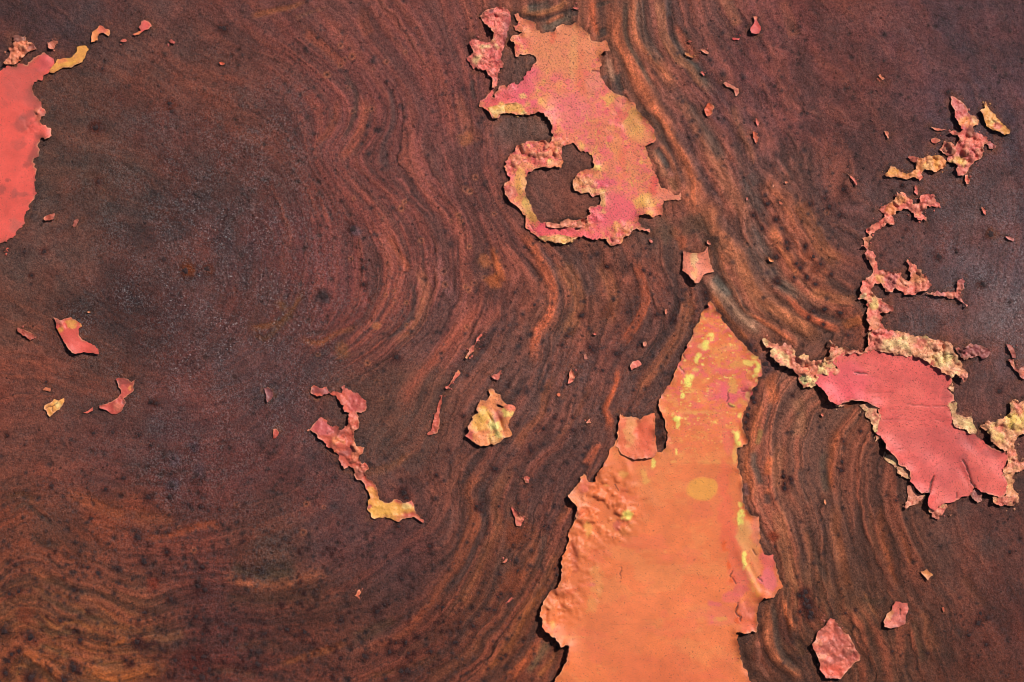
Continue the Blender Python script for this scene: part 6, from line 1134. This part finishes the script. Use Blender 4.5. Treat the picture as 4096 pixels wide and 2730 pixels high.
sliver('B3', [(1478,1212),(1490,1205),(1498,1230),(1484,1254)], 'pink diamond dot up and left of the tip of the big orange patch', cat='paint chip', name='paint_chip', crumb=0)
sliver('B3', [(1283,1505),(1300,1495),(1312,1515),(1298,1532),(1285,1525)], 'pink dot among dark nodules left of the top of the big orange patch', cat='paint chip', name='paint_chip', col=(238,142,118), crumb=0)
sliver('B3', [(1330,580),(1345,578),(1362,600),(1356,612)], 'pink chip just under the foot of the ring-ended patch', cat='paint chip', name='paint_chip', crumb=0)
sliver('D3', [(22,492),(42,472),(66,458),(62,480),(40,498)], 'pink curved chip on the rust, the upper of two left of the orange patch', cat='paint chip', name='paint_chip')
sliver('D3', [(60,848),(85,825),(110,800),(104,828),(80,848)], 'pink chip on the rust, the lower of two left of the orange patch', cat='paint chip', name='paint_chip', col=(210,100,80))
sliver('D2', [(938,790),(962,765),(975,740),(992,752),(985,785),(965,805)], 'bright salmon chip below the foot of the branching vein', cat='paint chip', name='paint_chip', col=(240,122,88))
sliver('A1', [(1078,375),(1100,356),(1130,352),(1138,368),(1105,380)], 'orange chip between the arch-shaped and the petal flakes', cat='paint chip', name='paint_chip')
sliver('A1', [(1520,372),(1540,358),(1570,380),(1562,398),(1535,390)], 'dull pink chip right of the petal flake', cat='paint chip', name='paint_chip', col=(200,96,84))
sliver('A1', [(1972,570),(1990,558),(2015,572),(1998,584)], 'orange-red dot on the dark rust at the upper left', cat='paint chip', name='paint_chip', col=(236,104,72), crumb=0)
sliver('B1', [(400,385),(435,372),(470,362),(492,345),(486,395),(450,408),(410,402)], 'thin pinkish chip right of the lower end of the coral patch', cat='paint chip', name='paint_chip', col=(190,92,72))
sliver('B1', [(648,455),(670,405),(695,390),(710,405),(690,445),(665,470)], 'oval tan-pink chip right of the coral patch', cat='paint chip', name='paint_chip', col=(180,100,84), crumb=0)
sliver('B1', [(778,1228),(795,1220),(812,1230),(795,1240)], 'tiny orange dot above the red angular flake', cat='paint chip', name='paint_chip', col=(240,140,96), crumb=0)
sliver('B1', [(35,690),(55,665),(80,655),(70,675),(48,695)], 'coral crumb below the left edge patch', cat='paint chip', name='paint_chip', col=(220,92,70))
sliver('C2', [(128,345),(160,330),(200,360),(212,400),(195,440),(158,475),(148,430),(150,400)], 'dull brownish pink flake on the dark rust, left of the branching vein', cat='paint flake', name='paint_flake', col=(140,84,84), rust=.25)
sliver('C2', [(205,710),(245,705),(265,740),(250,775),(218,792)], 'small red chip left of the branching vein', cat='paint chip', name='paint_chip', col=(196,80,66))
sliver('A4', [(985,1180),(1020,1185),(1025,1215),(1022,1245),(1000,1215)], 'pink triangular chip left of the crumbly pink cluster', cat='paint chip', name='paint_chip', col=(226,112,88), crumb=0)
sliver('A4', [(930,678),(950,672),(990,708),(975,716)], 'thin orange dash above the pink triangular chip, upper right', col=(226,110,80))
sliver('D4', [(1508,900),(1522,898),(1530,935),(1518,945)], 'thin orange fleck right of the dull red oval flake', cat='paint chip', name='paint_chip', col=(220,100,66), crumb=0)

# ---- traces round the paint: rust creeping at its rim, specks of paint left behind
for polys, colr, crumbly in OUTL:
    ap = np.array([v for p_ in polys for v in p_]); m = 34
    i0 = max(0, int((ap[:, 0].min() - m - X0) / ST)); i1 = min(nx_, int((ap[:, 0].max() + m - X0) / ST) + 1)
    j0 = max(0, int((ap[:, 1].min() - m - Y0) / ST)); j1 = min(ny_, int((ap[:, 1].max() + m - Y0) / ST) + 1)
    if i1 <= i0 or j1 <= j0: continue
    sx = GX[j0:j1, i0:i1]; sy = GY[j0:j1, i0:i1]
    d = np.full(sx.shape, 1e9, np.float32)
    for p_ in polys: d = np.minimum(d, seg_dist(sx, sy, p_[::2] + [p_[0]]))
    n_ = fbm(sx, sy, 28, 3, 600, .6)
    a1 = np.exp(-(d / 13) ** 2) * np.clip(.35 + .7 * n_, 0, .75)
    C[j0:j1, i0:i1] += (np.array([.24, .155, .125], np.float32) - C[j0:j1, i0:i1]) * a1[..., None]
    a2 = np.exp(-(d / 26) ** 2) * np.clip(-.2 + 1.1 * fbm(sx, sy, 40, 3, 610, .6), 0, .5)
    C[j0:j1, i0:i1] += (np.array([.52, .29, .20], np.float32) - C[j0:j1, i0:i1]) * a2[..., None]
# crumbs of paint lying round the crusts and veins
rc = np.random.RandomState(8); cv = []; cf = []; cc_ = []
segs = [(p_[i], p_[(i + 1) % len(p_)], colr) for polys, colr, crumbly in OUTL if crumbly for p_ in polys for i in range(len(p_))]
while len(cf) < 1100 * 10 and segs:
    a_, b_, colr = segs[rc.randint(len(segs))]
    t_ = rc.rand(); nx1, ny1 = b_[1] - a_[1], a_[0] - b_[0]; L_ = math.hypot(nx1, ny1) + 1e-6
    off = rc.choice((-1, 1)) * (2 + 22 * rc.rand() ** 2)
    x = a_[0] + (b_[0] - a_[0]) * t_ + nx1 / L_ * off; y = a_[1] + (b_[1] - a_[1]) * t_ + ny1 / L_ * off
    if not (X0 < x < X1 and Y0 < y < Y1): continue
    r = rc.uniform(1.6, 3.2) if rc.rand() < .8 else rc.uniform(3.2, 6)
    z = float(baseH(np.array([x]), np.array([y]))[0]); k0 = len(cv)
    cv.append((x, y, z + r * rc.uniform(.8, 1.3)))
    ph0 = rc.rand() * 6.28
    for k in range(5):
        q = r * rc.uniform(.6, 1.25); cv.append((x + q * math.cos(ph0 + k * 1.2566), y - q * math.sin(ph0 + k * 1.2566), z - .5 + r * rc.uniform(.2, .7)))
    for k in range(5):
        q = r * .9; cv.append((x + q * math.cos(ph0 + k * 1.2566 + .6), y - q * math.sin(ph0 + k * 1.2566 + .6), z - 1.5))
    for k in range(5):
        a1_, b1_ = k0 + 1 + k, k0 + 1 + (k + 1) % 5
        cf.append((k0, a1_, b1_)); cf.append((a1_, k0 + 6 + k, b1_))
    cb = np.array(colr, float) / 255 * rc.uniform(.55, 1.0); cb = cb * .8 + np.array([.45, .22, .18]) * .2
    cc_ += [lin(cb)] * 11
cv = np.array(cv)
me = mesh_from('paint_crumbs', np.stack([WX(cv[:, 0]), WY(cv[:, 1]), cv[:, 2] * U], 1), tris=cf, attrs=dict(tint=np.array(cc_), specks=np.zeros(len(cv))), mat=MP)
o = bpy.data.objects.new('paint_crumbs', me); COL.objects.link(o)
tag(o, 'tiny crumbs of pink and orange paint strewn round the crusts and veins', 'paint crumbs', kind='stuff')

# ------------------------------------------------------------------ the sheet
ny, nx = GX.shape
co = np.stack([WX(GX), WY(GY), H * U], -1).reshape(-1, 3)
idx = np.arange(ny * nx).reshape(ny, nx)
quads = np.stack([idx[1:, :-1], idx[1:, 1:], idx[:-1, 1:], idx[:-1, :-1]], -1).reshape(-1, 4)
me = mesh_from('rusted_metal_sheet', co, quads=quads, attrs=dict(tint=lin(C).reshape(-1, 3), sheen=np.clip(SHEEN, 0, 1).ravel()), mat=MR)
sheet = bpy.data.objects.new('rusted_metal_sheet', me); COL.objects.link(sheet)
tag(sheet, kind='structure')
# the sheet goes on beyond the part in view, more coarsely
XL, XR, YT, YB = gx[0], gx[-1], gy[0], gy[-1]
mv = []; mt = []; mq = []
for (ax, bx, ay, by) in ((XL - 2000, XL, YT - 2000, YB + 2000), (XR, XR + 2000, YT - 2000, YB + 2000), (XL, XR, YT - 2000, YT), (XL, XR, YB, YB + 2000)):
    ux = np.unique(np.concatenate([np.arange(ax, bx, 20.0), [bx]])); uy = np.unique(np.concatenate([np.arange(ay, by, 20.0), [by]]))
    mx, my = np.meshgrid(ux, uy); out_ = np.maximum(np.maximum(XL - mx, mx - XR), np.maximum(YT - my, my - YB))
    z_ = baseH(mx, my) * np.exp(-np.maximum(out_, 0) / 60) - .3
    fx_ = XL + np.abs((mx - XL + 4 * (XR - XL)) % (2 * (XR - XL)) - (XR - XL)); fx_ = XL + XR - fx_
    fy_ = YT + np.abs((my - YT + 4 * (YB - YT)) % (2 * (YB - YT)) - (YB - YT)); fy_ = YT + YB - fy_
    c_ = bil(C.astype(np.float32), X0, Y0, ST, fx_, fy_)
    z_ = baseH(fx_, fy_) - .2
    k0 = sum(len(v) for v in mv); n_, m_ = mx.shape; id_ = np.arange(n_ * m_).reshape(n_, m_) + k0
    mv.append(np.stack([WX(mx), WY(my), z_ * U], -1).reshape(-1, 3)); mt.append(lin(np.clip(c_, 0, 1)).reshape(-1, 3))
    mq.append(np.stack([id_[1:, :-1], id_[1:, 1:], id_[:-1, 1:], id_[:-1, :-1]], -1).reshape(-1, 4))
mv = np.concatenate(mv); me = mesh_from('sheet_margin', mv, quads=np.concatenate(mq), attrs=dict(tint=np.concatenate(mt), sheen=np.zeros(len(mv))), mat=MR)
mo = bpy.data.objects.new('sheet_margin', me); COL.objects.link(mo); mo.parent = sheet

def nodule_mesh(seed):
    """low bumpy dome, 48 triangles, radius 1"""
    r = random.Random(seed)
    vs = [(0, 0, r.uniform(.5, .75))]; fs = []
    n = 12
    for ring_, (rad, z) in enumerate(((.55, .46), (1.0, -.12))):
        for k in range(n):
            a = 2 * math.pi * (k + .5 * ring_) / n
            q = rad * r.uniform(.62, 1.3)
            vs.append((q * math.cos(a), q * math.sin(a), z * r.uniform(.6, 1.35) if ring_ == 0 else z))
    for k in range(n):
        fs.append((0, 1 + k, 1 + (k + 1) % n))
        a, b = 1 + k, 1 + (k + 1) % n; c, d = 1 + n + k, 1 + n + (k + 1) % n
        fs.append((a, c, b)); fs.append((b, c, d))
    return mesh_from('rust_nodule', vs, tris=fs, mat=MN)
NM = [nodule_mesh(s) for s in range(9)]
rr_ = random.Random(3)
RUSTN = [q for q in RUSTN if -10 < q[0] < 4106 and -10 < q[1] < 2740]
for x, y, r in RUSTN[:298]:
    o = bpy.data.objects.new('rust_nodule', NM[rr_.randrange(9)]); COL.objects.link(o)
    o.location = (float(WX(x)), float(WY(y)), float(baseH(np.array([x]), np.array([y]))[0] * U))
    o.rotation_euler = (0, 0, rr_.uniform(0, 6.28))
    s = r * .92 * U
    o.scale = (s * rr_.uniform(.8, 1.2), s * rr_.uniform(.8, 1.2), s * rr_.uniform(.24, .42))
    o.parent = sheet
print('patches', PATCH_N[0], 'objects', len(bpy.data.objects), 'tris', sum(len(m.loops) - 2 * len(m.polygons) for m in bpy.data.meshes))
for o in bpy.data.objects:
    if '_c' in o: del o['_c']
